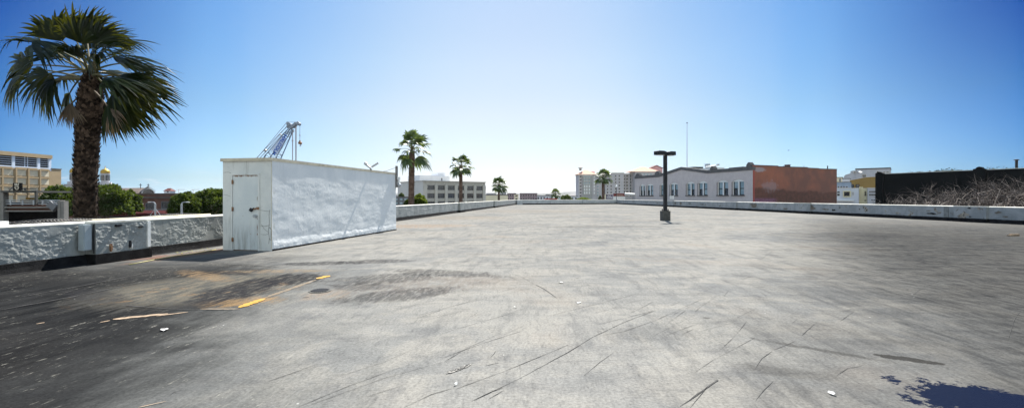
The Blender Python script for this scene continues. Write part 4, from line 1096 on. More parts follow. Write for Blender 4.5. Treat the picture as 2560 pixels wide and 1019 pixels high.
# street lamps and wires on the west street
for px, pyt, Y, dr_, lab in ((388,505,33,-1,'pale street lamp with a triangular brace before the brick building'), (454,505,30,1,'pale street lamp with a curved neck left of the shed')):
    q = W(px,pyt,Y); t = thing('street_lamp', lab, 'street lamp', (q.x,Y,-7), 0, 'street lamps west of the deck'); h = q.z+7
    MB().tube([(0,0,0),(0,0,h-.12)], [.09,.055], 8).build('pole', M['steel'], t)
    MB().tube([(0,0,h-.125),(dr_*.05,0,h-.03),(dr_*.15,0,h),(dr_*.32,0,h+.01)], .03, 6).build('arm', M['steel'], t)
    MB().obox((dr_*.32,0,h+.005),(dr_*.5,0,h-.0),.12,.05).build('lamp_head', M['white_paint'], t)
    if dr_ < 0: MB().tube([(0,0,h-.45),(-.38,0,h-.98)], .02, 5).tube([(0,0,h-.45),(.42,0,h-1.0)], .02, 5).tube([(-.38,0,h-.98),(.42,0,h-1.0)], .02, 5).build('brace', M['steel'], t)

# brick shops behind the street trees
f = Fr(pt(150,72), pt(640,70)); bs = block('brick_building', 'long low red brown brick building behind the round street trees', 'building', f, 14, f.z(300,486), M['brick'], M['brown_roof'], cap=.2)
MB().box(0, f.len, -.25, -.002, f.z(300,495), f.z(300,492)).build('cornice', M['slate'], bs)
for xa, xb, ya, yb in ((366,386,508,529),(405,432,504,521),(470,490,505,525),(280,300,505,525)):
    windows(bs, [(f.x(xa), f.x(xb), f.z(380,yb), f.z(380,ya))], M['glass'], M['grey_dark'], .1)
f2 = Fr(pt(160,58), pt(560,57)); MB_aw = thing('awning', 'long dark red shop awning below the brick building', 'awning', (f2.L.x,f2.L.y,0), f2.rz)
m = MB(); za, zb_ = f2.z(380,533), f2.z(380,526)
m.add([(0,0,za),(f2.len,0,za),(f2.len,1.6,zb_),(0,1.6,zb_)], [(0,1,2,3)]).box(0,f2.len,-.02,.02,za-.35,za); m.build('canvas', M['awning'], MB_aw)
MB().box(0,f2.len,1.61,1.75,-7,zb_+.12).build('shop_front', M['grey_dark'], MB_aw)

# church with gilded domes
CY = 160.0; sc_ = CY/F
hsc = sc_*.79                                                     # the front faces the deck, so it is set square to the line of sight
ch = thing('church', 'pale stone church with two gold domed towers and a cross topped gable', 'church', (W(263,492,CY).x,CY,-7), R(37.8))
ez = EYE+7
def cz(py): return ez+(HY-py)*sc_
for cx_ in (0, (193-263)*hsc):
    def L_(prof, nm, mat, n=16, sm=False):
        o = MB().lathe([(r*hsc, cz(p)) for r,p in prof], 0, 0, n).build(nm, mat, ch, smooth=sm, loc=(cx_,0,0)); return o
    MB().box(-21*hsc,21*hsc,-21*hsc,21*hsc,0,cz(470)).build('tower', M['church'], ch, loc=(cx_,0,0))
    MB().box(-25*hsc,25*hsc,-25*hsc,25*hsc,cz(470),cz(467)).box(-21*hsc,21*hsc,-21*hsc,21*hsc,cz(467)+.002,cz(463)).box(-24*hsc,24*hsc,-24*hsc,24*hsc,cz(463)+.004,cz(461.5)).box(-15*hsc,15*hsc,-15*hsc,15*hsc,cz(461.5)+.006,cz(455)).build('cornice', M['church'], ch, loc=(cx_,0,0))
    drum = L_([(10.5,455),(10.5,436),(12.5,435),(12.5,433.5),(11,433.4)], 'drum', M['church'])
    for k in range(8):
        a = math.pi*2*(k+.5)/8; m = MB()
        m.box(-.3,.3,-.10,.12,cz(451),cz(440)); m.prism([(.36*math.cos(math.pi*i/8), cz(440)+.36*math.sin(math.pi*i/8)) for i in range(9)], -.099,.119)
        o = m.build('window', M['glass'], ch); o.location = (cx_+math.cos(a)*10.4*hsc, math.sin(a)*10.4*hsc, 0); o.rotation_euler = (0,0,a+math.pi/2)
    L_([(11.2,433.3),(12,430),(11.2,427),(8.5,424),(4.5,422.4),(1.6,421.6),(1.0,419.5),(.5,418)], 'dome', M['gold'], 24, True)
    MB().box(-.06,.06,-.06,.06,cz(418),cz(414.5)).box(-.28,.28,-.05,.05,cz(416.4),cz(415.8)).build('cross', M['gold'], ch, loc=(cx_,0,0))
def cx2(px): return (px-263)*hsc
MB().prism([(cx2(288),0),(cx2(352),0),(cx2(352),cz(481)),(cx2(288),cz(481))], 2, 12).build('nave', M['church'], ch)
m = MB(); m.add([(cx2(284),1,cz(484)),(cx2(358),1,cz(482)),(cx2(358),7,cz(467.5)),(cx2(290),7,cz(469)),(cx2(358),13,cz(482)),(cx2(284),13,cz(484))], [(0,1,2,3),(3,2,4,5)])
m.build('nave_roof', M['brown_roof'], ch)
MB().prism([(cx2(352),0),(cx2(386),0),(cx2(386),cz(478)),(cx2(370),cz(466.5)),(cx2(352),cz(477))], -2, 6).build('gable', M['church'], ch)
m = MB(); m.prism([(cx2(349),cz(478.5)),(cx2(370),cz(464.5)),(cx2(389),cz(478.5)),(cx2(389),cz(477)),(cx2(370),cz(463)),(cx2(349),cz(477))][::-1], -2.4, 6); m.build('gable_roof', M['church'], ch)
m = MB(); m.prism([(cx2(370)+1.6*math.cos(math.pi*i/10), cz(483)+1.6*math.sin(math.pi*i/10)) for i in range(11)], -2.06,-1.9); m.build('arch_window', M['glass'], ch)
for px in (349,369):
    MB().box(cx2(px)-.10,cx2(px)+.10,3,3.2,cz(470),cz(457)).box(cx2(px)-.42,cx2(px)+.42,3.01,3.19,cz(461),cz(460)).build('cross', M['dark_metal'], ch)
f = Fr(pt(410,200), pt(426,200)); tu = block('turret', 'little white house top with a steep red roof right of the church', 'building', f, 3, f.z(418,476), M['white_wall'])
m = MB(); a0, a1 = f.z(418,477), f.z(418,470)
m.add([(-.3,-.3,a0),(f.len+.3,-.3,a0),(f.len+.3,3.3,a0),(-.3,3.3,a0),(.6,1.5,a1),(f.len-.9,1.5,a1)], [(0,1,5,4),(2,3,4,5),(1,2,5),(3,0,4)]); m.build('roof', M['red_roof'], tu)
windows(tu, [(1.3,2.0,f.z(418,481),f.z(418,477.6))], M['glass'])
for px, lab in ((447,'tiny far tower crane left of the shed, nearer the church'), (483,'tiny far tower crane above the trees beside the shed')):
    q = W(px,475,900); t = thing('tower_crane', lab, 'crane', (q.x,900,-7), 0, 'far tower cranes')
    MB().box(-.6,.6,-.6,.6,0,q.z+9).build('mast', M['white_paint'], t); MB().box(-5,13,-.5,.5,q.z+7.5,q.z+8.6).build('jib', M['white_paint'], t)

# ------------------------------------------------------------------ lattice crane
KY = 90.0; ks = KY/F
kr = thing('lattice_crane', 'white lattice boom crane with blue lettering rising behind the shed', 'crane', (W(682,395,KY).x,KY,-7), 0)
def kp(px, py, dy=0.0): return Vector(((px-682)*ks, dy, 7+EYE+(HY-py)*ks))
A0, A1 = kp(682,395), kp(728,322)
bd = (A1-A0).normalized(); bn = Vector((bd.z,0,-bd.x)); Lb = (A1-A0).length
foot = A0-bd*(A0.z-1.6)/bd.z
bm_ = MB()
def hw(t): return (12.8-8.8*max(0,min(1,t)))*ks                 # half width along the boom
def corner(t, i, j): return A0+bd*Lb*t+bn*hw(t)*i+Vector((0,hw(t)*j,0))
Tb = -(A0-foot).length/Lb
for i in (-1,1):
    for j in (-1,1): bm_.obox(corner(Tb,i*.6,j*.6), corner(0,i,j), .20,.20); bm_.obox(corner(0,i,j), corner(1,i,j), .14,.14)
ts = [0,.09,.18,.27,.75,.82,.89,.96]
for k in range(len(ts)-1):
    for j in (-1,1):
        bm_.obox(corner(ts[k],-1,j), corner(ts[k],1,j), .08,.08)
        if not (ts[k] == .27): bm_.obox(corner(ts[k],-1 if k%2 else 1,j), corner(ts[k+1],1 if k%2 else -1,j), .06,.06)
    for i in (-1,1): bm_.obox(corner(ts[k],i,-1 if k%2 else 1), corner(ts[k+1],i,1 if k%2 else -1), .06,.06)
for k in range(1,9):
    t = Tb*k/9
    bm_.obox(corner(t,-.85,-.85), corner(t,.85,-.85), .09,.09); bm_.obox(corner(t,-.85,.85), corner(t,.85,.85), .09,.09); bm_.obox(corner(t,-.85,-.85), corner(t-Tb/9,.85,-.85), .07,.07)
bm_.build('boom', M['crane_white'], kr)
pn = MB(); q0, q1 = .20, .70
for jf in (-1.06,):
    a_ = [corner(q0,-1,jf), corner(q0,1,jf), corner(q1,1,jf), corner(q1,-1,jf)]
    b_ = [p_+Vector((0,.06,0)) for p_ in a_]; pn.add(a_+b_, [(0,1,2,3),(7,6,5,4),(0,4,5,1),(1,5,6,2),(2,6,7,3),(3,7,4,0)])
panel = pn.build('banner_panel', M['banner'], kr)
mid_ = A0+bd*Lb*.455+bn*hw(.45)*.22; ba = math.atan2(bd.z, bd.x)
tx = text('MALCOLM', .98, M['blue_letter'], panel, (mid_.x, -hw(.2)*1.06-.03, mid_.z), (R(90), -(ba+math.pi), 0), ext=.02)
hd_ = MB()
hd_.obox(kp(724,321), kp(742,309), .8, .5); hd_.obox(kp(737,312), kp(748,306), .5, .5)
for px, py, r in ((746.5,309.5,4.2),(725,311,3.6),(733,317,3),(740,309,3)):
    c = kp(px,py); hd_.tube([c+Vector((0,-.45,0)), c+Vector((0,.45,0))], r*ks, 14)
hd_.obox(kp(720,305), kp(722,320), .5, .5); hd_.obox(kp(722,305),kp(748,305), .05,.05); hd_.obox(kp(732,324),kp(733,330),.35,.35)
hd_.build('boom_head', M['boom_steel'], kr)
ln = MB()
for dy in (-.5,.5):
    ln.tube([kp(720,307,dy), kp(644,398,dy), kp(600,450,dy)], .05, 4); ln.tube([kp(722,316,dy), kp(700,338,dy), kp(660,380,dy), kp(600,442,dy)], .06, 4)
ln.obox(kp(700,337),kp(702,335),.3,.3); ln.obox(kp(661,378),kp(665,374),.3,.3)
ln.build('pendant_line', M['steel'], kr)
MB().tube([kp(731.5,327),kp(731.5,470)], .10, 5).tube([kp(740,315),kp(740,470)], .14, 5).obox(kp(731.5,350),kp(731.5,353),.28,.28).build('hoist_line', M['grey_wall'], kr)
MB().tube([kp(749.6,311),kp(749.6,352)], .05, 4).obox(kp(749.6,337),kp(749.6,340),.2,.2).build('whip_line', M['steel'], kr)
hk = MB(); c = kp(750.5,357.5); hk.tube([c+Vector((-.02,-.25,0)), c+Vector((-.02,.25,0))], .30, 12); hk.obox(kp(749.6,351),kp(750.3,357),.22,.22)
ring_pts = [c+Vector((.16*math.sin(a), 0, -.45-.16*math.cos(a)+.0)) for a in [math.pi*(1.1-1.5*k/9) for k in range(10)]]
hk.tube(ring_pts, .055, 6); hk.build('hook', M['rust'], kr)
cab = MB(); cab.box(-6.5,1.5,-1.6,1.6,1.2,3.6); cab.box(-7,2,-2.2,-1.3,0,1.1); cab.box(-7,2,1.3,2.2,0,1.1); cab.build('crane_body', M['crane_white'], kr, loc=(foot.x+1,0,0))

# ------------------------------------------------------------------ stone office block
f = Fr(pt(1058,190), pt(1213,209))
of = thing('office_building', 'six bay stone office block with dark windows and a white penthouse', 'building', (f.L.x,f.L.y,0), f.rz)
zt = f.z(1058,451)
MB().box(.003, f.len, .3, 26, -7, zt-.3).build('wall', M['office_side'], of)
MB().box(-.25, f.len+.25, -.5, 26.2, zt-.297, zt).build('roof', M['office_frieze'], of)
zf = f.z(1058,460.5); MB().box(.004, f.len-.001, -.05, .298, zf, zt-.3).build('frieze', M['office'], of)
wx = [(455,538),(565,645),(672,750),(778,850),(877,950),(975,1047)]
wx = [(f.x(960+a/4.247), f.x(960+b/4.247)) for a, b in wx]
rows = [(f.z(1058,474.4), f.z(1058,462.6)), (f.z(1058,495.2), f.z(1058,483)), (f.z(1058,515), f.z(1058,503.5))]
edges = [0.001]+[v for a, b in wx for v in (a, b)]+[f.len-.002]
for k in range(0, len(edges), 2):
    MB().box(edges[k], edges[k+1], -.45, .299, -7, zf-.002).box(edges[k]-.15, edges[k+1]+.15, -.55, .0, zf-1.2, zf-.7).build('pilaster', M['office'], of)
for a, b in wx:
    for k in range(3):
        z0 = rows[k+1][1] if k < 2 else -7
        MB().box(a+.002, b-.002, -.10, .297, z0+.001, rows[k][0]-.001).box(a+.3, b-.3, -.14, -.1, z0+.4, rows[k][0]-.5).build('spandrel', M['office_frieze'], of)
        m = MB(); z0, z1 = rows[k]; m.box(a+.01, b-.01, .20, .25, z0, z1); m.cur = 1
        for i in range(1,4): x = a+(b-a)*i/4; m.box(x-.06, x+.06, .14, .2, z0, z1)
        m.box(a+.01, b-.01, .141, .2, z0+(z1-z0)*.62, z0+(z1-z0)*.62+.1)
        m.build('window', [M['glass'], M['grey_dark']], of)
    MB().box(a+.4, b-.4, -.12, -.052, zf+.35, zt-.75).build('frieze_panel', M['office_frieze'], of)
for k in range(0, len(edges), 2):
    c = (edges[k]+edges[k+1])/2; MB().tube([(c,-.2,(zf+zt-.4)/2),(c,-.04,(zf+zt-.4)/2)], .55, 12).build('medallion', M['office_frieze'], of)
f3 = Fr(pt(1063,200), pt(1138,208)); pz = f3.z(1063,438.5)
MB().box(f.x(1065)+1, f.x(1137)+2, 8, 20, zt+.003, pz).build('penthouse', M['pent'], of)
MB().box(f.x(1113)+1.5, f.x(1130)+1.5, 9, 16, pz+.003, f3.z(1113,432)).build('plant_room', M['pent'], of)
MB().box(f.x(1120)+1, f.x(1123)+1, 7.9, 8.001, zt+.4, zt+1.6).build('vent', M['grey_dark'], of)

# low far buildings in the middle
def simple(name, label, px0, px1, pyt, Y, mat, wins=0, rows_=2, depth=12, roofm=None, dY=0, pyb=500, group='low buildings beyond the deck', wm='glass'):
    f = Fr(pt(px0,Y), pt(px1,Y+dY)); t = block(name, label, 'building', f, depth, f.z(px0,pyt), M[mat], M[roofm] if roofm else M['slate'], cap=.15*Y/100, group=group, over=.05*Y/100)
    zt = f.z(px0,pyt); zb_ = f.z(px0,pyb); rh = (zt-zb_)/rows_
    for r_ in range(rows_):
        for k in range(wins):
            a = f.len*(k+.22)/wins; b = f.len*(k+.78)/wins
            windows(t, [(a,b,zt-rh*(r_+.78),zt-rh*(r_+.25))], M[wm], None)
    return t
simple('low_building', 'plain cream low building behind the short palm', 1212, 1269, 488, 290, 'cream', 0)
simple('low_building', 'plum brick block with rows of small windows right of the cream wall', 1300, 1343, 484, 420, 'purple_brick', 7, 2)
simple('low_building', 'narrow plum brick building beside the cream one', 1268, 1290, 484, 380, 'purple_brick', 4, 2)
simple('low_building', 'tiny tan tower between the two plum brick buildings', 1286, 1296, 486, 330, 'cream', 1, 2)
simple('low_building', 'white warehouse right of the plum brick block', 1342, 1372, 489.5, 450, 'white_wall', 4, 1)
simple('low_building', 'distant pale office with a flat roof left of the tiniest palm', 1366, 1384, 487, 600, 'grey_wall', 4, 2)
simple('low_building', 'white low shed roof right of the tiniest palm', 1400, 1444, 491, 380, 'white_wall', 5, 1)
simple('low_building', 'dark glass fronted building seen past the right end of the shed', 985, 1032, 493, 120, 'grey_dark', 4, 2, wm='glass_blue', pyb=512)
simple('low_building', 'grey flat roofed building low beside the first distant palm', 940, 1042, 489, 230, 'grey_wall', 9, 1)
simple('low_building', 'pale hillside row left of the office block', 1216, 1240, 484, 900, 'grey_wall', 6, 2)
simple('low_building', 'lilac office slab on the skyline above the short palm', 1250, 1266, 481, 1100, 'grey_wall', 4, 3)
# a red van and a pale roof with its pipe
q = W(1374,498,125)
van = thing('delivery_van', 'red van roof showing above the far parapet', 'van', (q.x,125,0), 0)
MB().prism([(-1.9,-1.2),(2.0,-1.2),(2.0,.95),(1.9,1.05),(-1.2,1.05),(-1.8,.3)], -.9, .9).build('body', M['red_car'], van)
MB().box(-1.5,1.7,-.905,.905,.35,.75).build('side_glass', M['glass'], van)
MB().box(-60,60,-3,3,-7,-1.25).build('ramp', M['conc_light'], van)

# ------------------------------------------------------------------ the hotel
HYY = 400.0
f = Fr(pt(1443,HYY), pt(1660,HYY))
ht = thing('hotel', 'many windowed grey hotel with salmon hipped roofs beyond the far parapet', 'hotel', (f.L.x,HYY,0), 0)
hs_ = HYY/F
def hx(px): return (px-1443)*hs_
def hz_(py): return EYE+(HY-py)*hs_
def hip(x0, x1, y0, y1, z0, z1, mat, over=1.0, rl=.25):
    m = MB(); xc, yc = (x0+x1)/2, (y0+y1)/2; k = (x1-x0)*rl/2
    m.add([(x0-over,y0-over,z0),(x1+over,y0-over,z0),(x1+over,y1+over,z0),(x0-over,y1+over,z0),(xc-k,yc,z1),(xc+k,yc,z1)], [(0,1,5,4),(1,2,5),(2,3,4,5),(3,0,4),(3,2,1,0)])
    return m.build('roof', mat, ht)
def wing(px0, px1, pyt, y, d, mat, nm='wing'):
    MB().box(hx(px0), hx(px1), y, y+d, -7, hz_(pyt)).build(nm, M[mat], ht)
    MB().box(hx(px0)-.3, hx(px1)+.3, y-.4, y+d, hz_(pyt)+.003, hz_(pyt)+.8).build('cornice', M['hotel_trim'], ht)
wing(1446,1489,438,0,16,'hotel','tower'); wing(1456,1480,439.5,-1.6,1.5,'hotel_dark','bay')
hip(hx(1446),hx(1489),0,16,hz_(435.8),hz_(423),M['salmon'],1.4,.1)
wing(1489.3,1514,440,3,14,'hotel'); wing(1514.3,1561,433,2,16,'hotel'); wing(1561.3,1586,435,6,14,'hotel'); wing(1586.3,1648,431,-2,18,'hotel','tower')
hip(hx(1578),hx(1646),-2,16,hz_(429),hz_(415.5),M['salmon'],1.4,.12)
m = MB(); m.prism([(hx(1634),hz_(431)),(hx(1662),hz_(431)),(hx(1662),hz_(419)),(hx(1647),hz_(411.5)),(hx(1634),hz_(419))], 6, 18); m.build('gable_house', M['pink'], ht)
m = MB(); m.prism([(hx(1632.5),hz_(420)),(hx(1647),hz_(412.8)),(hx(1663.5),hz_(420)),(hx(1663.5),hz_(418.6)),(hx(1647),hz_(411.2)),(hx(1632.5),hz_(418.6))][::-1], 5.5, 18.2); m.build('gable_roof', M['red_roof'], ht)
MB().lathe([(1.1,hz_(425)),(1.1,hz_(419)),(2.0,hz_(419)),(2.2,hz_(418)),(1.0,hz_(417))], hx(1453.5), 6, 10).build('chimney', M['hotel_dark'], ht)
m = MB(); m.lathe([(2.2,hz_(432)),(2.2,hz_(427)),(1.4,hz_(425.2)),(.2,hz_(424.4))], hx(1488), 14, 12); m.build('round_turret', M['pink'], ht)
def hwin(pxs_, pys_, w, h, y, mat, cap=None):
    for py in pys_:
        for px in pxs_:
            m = MB(); m.box(hx(px-w/2), hx(px+w/2), y-.06, y+.02, hz_(py+h/2), hz_(py-h/2)); m.cur = 1
            m.box(hx(px-w/2)-.15, hx(px+w/2)+.15, y-.25, y+.02, hz_(py+h/2)-.35, hz_(py+h/2))
            m.build('window', [M[mat], M['hotel_trim']], ht)
rw = [441.5+8*k for k in range(8)]
hwin((1451.5,), rw, 4.4, 4.2, 0, 'glass'); hwin((1461,1466.5,1472.5), rw[:3], 3.2, 4.6, -1.6, 'glass_blue'); hwin((1461,1466.5,1472.5), [465.5,473.5,481.5], 2.8, 5, -1.6, 'white_paint')
hwin((1485.5,), rw[:2]+[457.5,465.5,473.5,482], 2.8, 4.8, 0, 'white_paint'); hwin((1496,), [466,473.5,481.5,488], 4, 4.6, 3, 'glass_blue')
hwin((1520,1529), [449,457,465,473,481,488], 3, 4, 2, 'glass'); hwin((1540.5,1549.5), [439.5+8*k for k in range(7)], 3.2, 4.2, 2, 'glass')
hwin((1562.6+2,1572), [439+8*k for k in range(7)], 4.6, 4.8, 6, 'glass'); hwin((1581,), [439+8*k for k in range(7)], 3, 7, 6, 'glass'); hwin((1592,1600,1609,1617,1626), [436,444], 4, 4.5, -2, 'glass_blue')

# signs and the tall thin lamp by the hotel palm
sg2 = thing('billboard', 'dark blue sign board with pale lettering and a tan end beside the hotel palm', 'sign', (W(1523,500,106).x,106,0), 0); ss = 106/F
def sz(py): return EYE+(HY-py)*ss
MB().box(-8.2*ss,8.5*ss,0,.3,sz(497.5),sz(486)).build('panel', M['blue_sign'], sg2)
MB().box(-11*ss,-8.2*ss-.003,.0,.3,sz(497.5),sz(485.5)).build('end_panel', M['cream'], sg2)
MB().box(-11*ss,8.6*ss,.0,.3,sz(485.98),sz(484.9)).build('frame', M['hotel_trim'], sg2)
for i, (a, b, py) in enumerate(((-4,4,488.5),(-6.5,6.5,491.5),(-6,6,494.2))):
    m = MB(); x = a*ss
    while x < b*ss: w = rnd.uniform(.10,.22); m.box(x, x+w, -.02, -.001, sz(py+.75), sz(py-.75)); x += w+rnd.uniform(.04,.09)
    m.build('lettering', M['white_paint'], sg2)
MB().box(-.8,-.7,.31,.4,-7,sz(486)).box(.7,.8,.31,.4,-7,sz(486)).build('post', M['steel'], sg2)
sg3 = thing('shop_sign', 'two tone sign, dark red above white, right of the blue board', 'sign', (W(1549,500,104).x,104,0), 0); ss = 104/F
MB().box(-15*ss,14*ss,0,.3,sz(490.5),sz(483.5)).build('red_panel', M['red_sign'], sg3); MB().box(-15*ss,14*ss,0,.3,sz(499),sz(490.5)-.003).build('white_panel', M['white_paint'], sg3)
m = MB(); x = -9*ss
while x < 9*ss: w = rnd.uniform(.08,.2); m.box(x,x+w,-.02,-.001,sz(488.6),sz(487.2)); x += w+.07
m.build('lettering', M['cream'], sg3)
MB().box(-.9,-.8,.31,.4,-7,sz(486)).box(.8,.9,.31,.4,-7,sz(486)).build('post', M['steel'], sg3)
q = W(1541,463,98); t = thing('street_lamp', 'tall thin lamp with a pale globe in front of the hotel', 'street lamp', (q.x,98,-7), 0)
MB().tube([(0,0,0),(0,0,q.z+7-.5)], [.08,.05], 8).build('pole', M['dark_metal'], t); MB().lathe([(.06,0),(.22,.12),(.24,.35),(.16,.5),(.03,.56)],0,0,12).build('globe', M['white_paint'], t, smooth=True, loc=(0,0,q.z+7-.5))

# ------------------------------------------------------------------ gabled grey building with its brick flank
f = Fr((27.1,100.4), (35.7,67.5)); bk = Vector((812/F*78.4, 78.4, 0))
gb = thing('gabled_building', 'grey rendered building with a stepped dark coping, arched windows and red brick flank', 'building', (f.L.x,f.L.y,0), f.rz)
bl = bk-f.L; c_, s_ = math.cos(-f.rz), math.sin(-f.rz); bloc = (bl.x*c_-bl.y*s_, bl.x*s_+bl.y*c_)
zfl = 6.02; wt = 5.50; pk_ = 7.05; xa, xm, xb = f.x(1648), f.x(1703.5), f.x(1769); WL = f.len
prof = [(0,-7),(WL,-7),(WL,wt),(xb,wt),(xm,pk_-.52),(xa,wt),(0,wt)]
# wall with arched openings: build the front as columns of strips around the windows
wins = [(1600,1612.6),(1617,1633),(1650.5,1666),(1675,1694.5),(1716,1736.5),(1745,1768.5),(1793.5,1820.5),(1831,1860)]
wz0, wz1 = 1.5+6.5*67.5/F, f.z(1845,453.5); arch = .34
def topz(x):
    pts = [(0,wt),(xa,wt),(xm,pk_-.52),(xb,wt),(WL,wt)]
    for i in range(4):
        if pts[i][0] <= x <= pts[i+1][0]:
            t_ = (x-pts[i][0])/(pts[i+1][0]-pts[i][0]); return pts[i][1]*(1-t_)+pts[i+1][1]*t_
    return wt
wl_ = MB(); wx = [(f.x(a), f.x(b)) for a, b in wins]
xs = sorted(set([0,xa,xm,xb,WL]+[v for ab in wx for v in ab]+[a+(b-a)*k/8 for a, b in wx for k in range(9)]))
wz0 = f.z(1845,487); 
for i in range(len(xs)-1):
    x0, x1 = xs[i], xs[i+1]; mid = (x0+x1)/2
    w_ = next((ab for ab in wx if ab[0] < mid < ab[1]), None)
    if w_ is None: wl_.add([(x0,0,-7),(x1,0,-7),(x1,0,topz(x1)),(x0,0,topz(x0))], [(0,1,2,3)])
    else:
        ar = lambda x: wz1+arch*(1-((x-(w_[0]+w_[1])/2)/((w_[1]-w_[0])/2))**2)
        wl_.add([(x0,0,-7),(x1,0,-7),(x1,0,wz0),(x0,0,wz0)], [(0,1,2,3)])
        wl_.add([(x0,0,ar(x0)),(x1,0,ar(x1)),(x1,0,topz(x1)),(x0,0,topz(x0))], [(0,1,2,3)])
        wl_.add([(x0,0,ar(x0)),(x1,0,ar(x1)),(x1,.4,ar(x1)),(x0,.4,ar(x0))], [(0,1,2,3)])
        wl_.add([(x0,0,wz0),(x1,0,wz0),(x1,.4,wz0),(x0,.4,wz0)], [(0,1,2,3)])
for a, b in wx:
    for x in (a, b): wl_.add([(x,0,wz0),(x,.4,wz0),(x,.4,wz1),(x,0,wz1)], [(0,1,2,3)])
wl_.build('wall', M['gable_wall'], gb)
inner = MB(); inner.zprism([(0.02,.42),(WL-1.2,.42),(bloc[0]-1.2,bloc[1]-.1),(bloc[0]-WL,bloc[1]-.1)], -7, wt-.3); inner.build('roof', M['slate'], gb)
for k, (a, b) in enumerate(wx):
    wd_ = b-a; xc = (a+b)/2
    fr2 = MB(); fr2.box(a+.002,a+.09,.16,.30,wz0+.001,wz1); fr2.box(b-.09,b-.002,.16,.30,wz0+.001,wz1); fr2.box(xc-.13,xc+.13,.10,.30,wz0+.001,wz1)
    fan_ = [(a+.003,wz1-.02),(b-.003,wz1-.02)]+[(b-.003-(wd_-.006)*i/10, wz1+(arch-.004)*(1-((b-.003-(wd_-.006)*i/10-xc)/(wd_/2))**2)) for i in range(11)]
    fr2.prism(fan_, .08, .32)
    wo = fr2.build('window', M['white_paint'], gb)
    sh = MB()
    for xa_, xb_ in ((a+.092,xc-.132),(xc+.132,b-.092)):
        zm = wz0+(wz1-wz0)*.48
        sh.box(xa_,xb_,.20,.29,zm-.06,zm+.06); sh.box(xa_,xa_+.07,.20,.29,wz0+.002,wz1-.022); sh.box(xb_-.07,xb_,.20,.29,wz0+.002,wz1-.022); sh.box(xa_+.072,xb_-.072,.20,.29,wz0+.002,wz0+.10)
    sh.build('sash', M['dark_metal'], wo)
    zm = wz0+(wz1-wz0)*.48
    for i, (xa_, xb_) in enumerate(((a+.163,xc-.203),(xc+.203,b-.163))):
        m = MB(); m.box(xa_,xb_,.27,.288,zm+.061,wz1-.022); m.build('pane', M['glass_blue'], wo)
        m = MB(); m.box(xa_,xb_,.27,.288,wz0+.101,zm-.061); m.build('pane', M['glass_blue'] if (k*3+i) % 4 in (0,2) and k not in (0,3) else M['glass'], wo)
    MB().box(a-.16,b+.16,-.16,.16,wz0-.16,wz0-.002).build('sill', M['gable_cap'], wo)
    o = MB().box(a-.14,a-.02,-.02,-.001,wz0,wz1-.05).build('reveal', M['gable_cap'], wo)
cp_ = MB()
top = [(0,zfl),(xa,zfl),(xm,pk_),(xb,zfl),(WL,zfl)]
for i in range(4):
    (x0,z0),(x1,z1) = top[i], top[i+1]
    cp_.prism([(x0,z0-.53),(x1,z1-.53),(x1,z1),(x0,z0)], -.10, .5)
cp_.build('coping', M['gable_cap'], gb)
for px, w, h in ((1594.5,1.7,.62),(1643.5,1.6,.72),(1781.5,1.05,.62),(1873,.95,.66)):
    x = min(max(f.x(px), w/2), WL-w/2-.0); m = MB()
    m.prism([(x-w*.5,zfl),(x+w*.5,zfl),(x+w*.5,zfl+h*.45),(x+w*.38,zfl+h*.5),(x+w*.34,zfl+h*.75),(x+w*.2,zfl+h*.8),(x+w*.16,zfl+h),(x-w*.16,zfl+h),(x-w*.2,zfl+h*.8),(x-w*.34,zfl+h*.75),(x-w*.38,zfl+h*.5),(x-w*.5,zfl+h*.45)], -.12, .52)
    m.build('finial', M['gable_cap'], gb)
# brick flank, its own local frame
fb = Fr((f.R.x,f.R.y), (bk.x,bk.y))
bfl = thing('brick_flank', 'FLANK', 'wall', (0,0,0), 0)
C.objects.unlink(bfl); bpy.data.objects.remove(bfl)
m = MB(); BL = fb.len
stp = [(0,-7),(BL,-7),(BL,fb.z(2090,423.5)),(fb.x(2048),fb.z(2048,422.5)),(fb.x(2047),fb.z(2047,421.5)),(fb.x(2019),fb.z(2019,420.5)),(fb.x(2018),fb.z(2018,419)),(fb.x(1946),fb.z(1946,417)),(fb.x(1945),fb.z(1945,415.5)),(fb.x(1888),fb.z(1888,413.5)),(0,fb.z(1882,413))]
m.prism(stp, .0, .06)
flank = m.build('brick_side_wall', M['brick_flank'], gb)
# express the flank in the building's frame
flank.matrix_parent_inverse = Matrix.Identity(4)
flank.matrix_basis = (Matrix.Translation(f.L) @ Matrix.Rotation(f.rz,4,'Z')).inverted() @ (Matrix.Translation(fb.L+fb.u*.02) @ Matrix.Rotation(fb.rz,4,'Z'))
def on_flank(mb, name, mat):
    o = mb.build(name, mat, gb); o.matrix_basis = flank.matrix_basis.copy(); return o
m = MB()
for i in range(3, len(stp)-1):
    pass
seq = stp[2:]
for i in range(len(seq)-1):
    (x1,z1),(x0,z0) = seq[i], seq[i+1]
    if x1-x0 > .3: m.prism([(x0+.002,z0+.004),(x1-.002,z1+.004),(x1-.002,z1+.10),(x0+.002,z0+.10)], -.05, .12)
on_flank(m, 'flank_coping', M['gable_cap'])
x0 = fb.x(1985); zz = fb.z(1985,417.5); m = MB(); m.box(x0-.5,x0-.03,.9,1.5,2,zz+.25).box(x0,x0+.55,.9,1.5,2,zz+.4).box(x0-.06,x0+.6,.85,1.55,zz+.403,zz+.47); on_flank(m, 'chimney', M['brick'])
x0 = fb.x(2038); zz = fb.z(2038,420); m = MB(); m.prism([(x0-.6,zz-.4),(x0+.7,zz-.4),(x0+.6,zz+.1),(x0,zz+.25),(x0-.5,zz)], 1.2, 2.6); m.tube([(x0,1.8,zz+.2),(x0,1.8,zz+.5)], .05, 6); on_flank(m, 'roof_vent', M['grey_wall'])
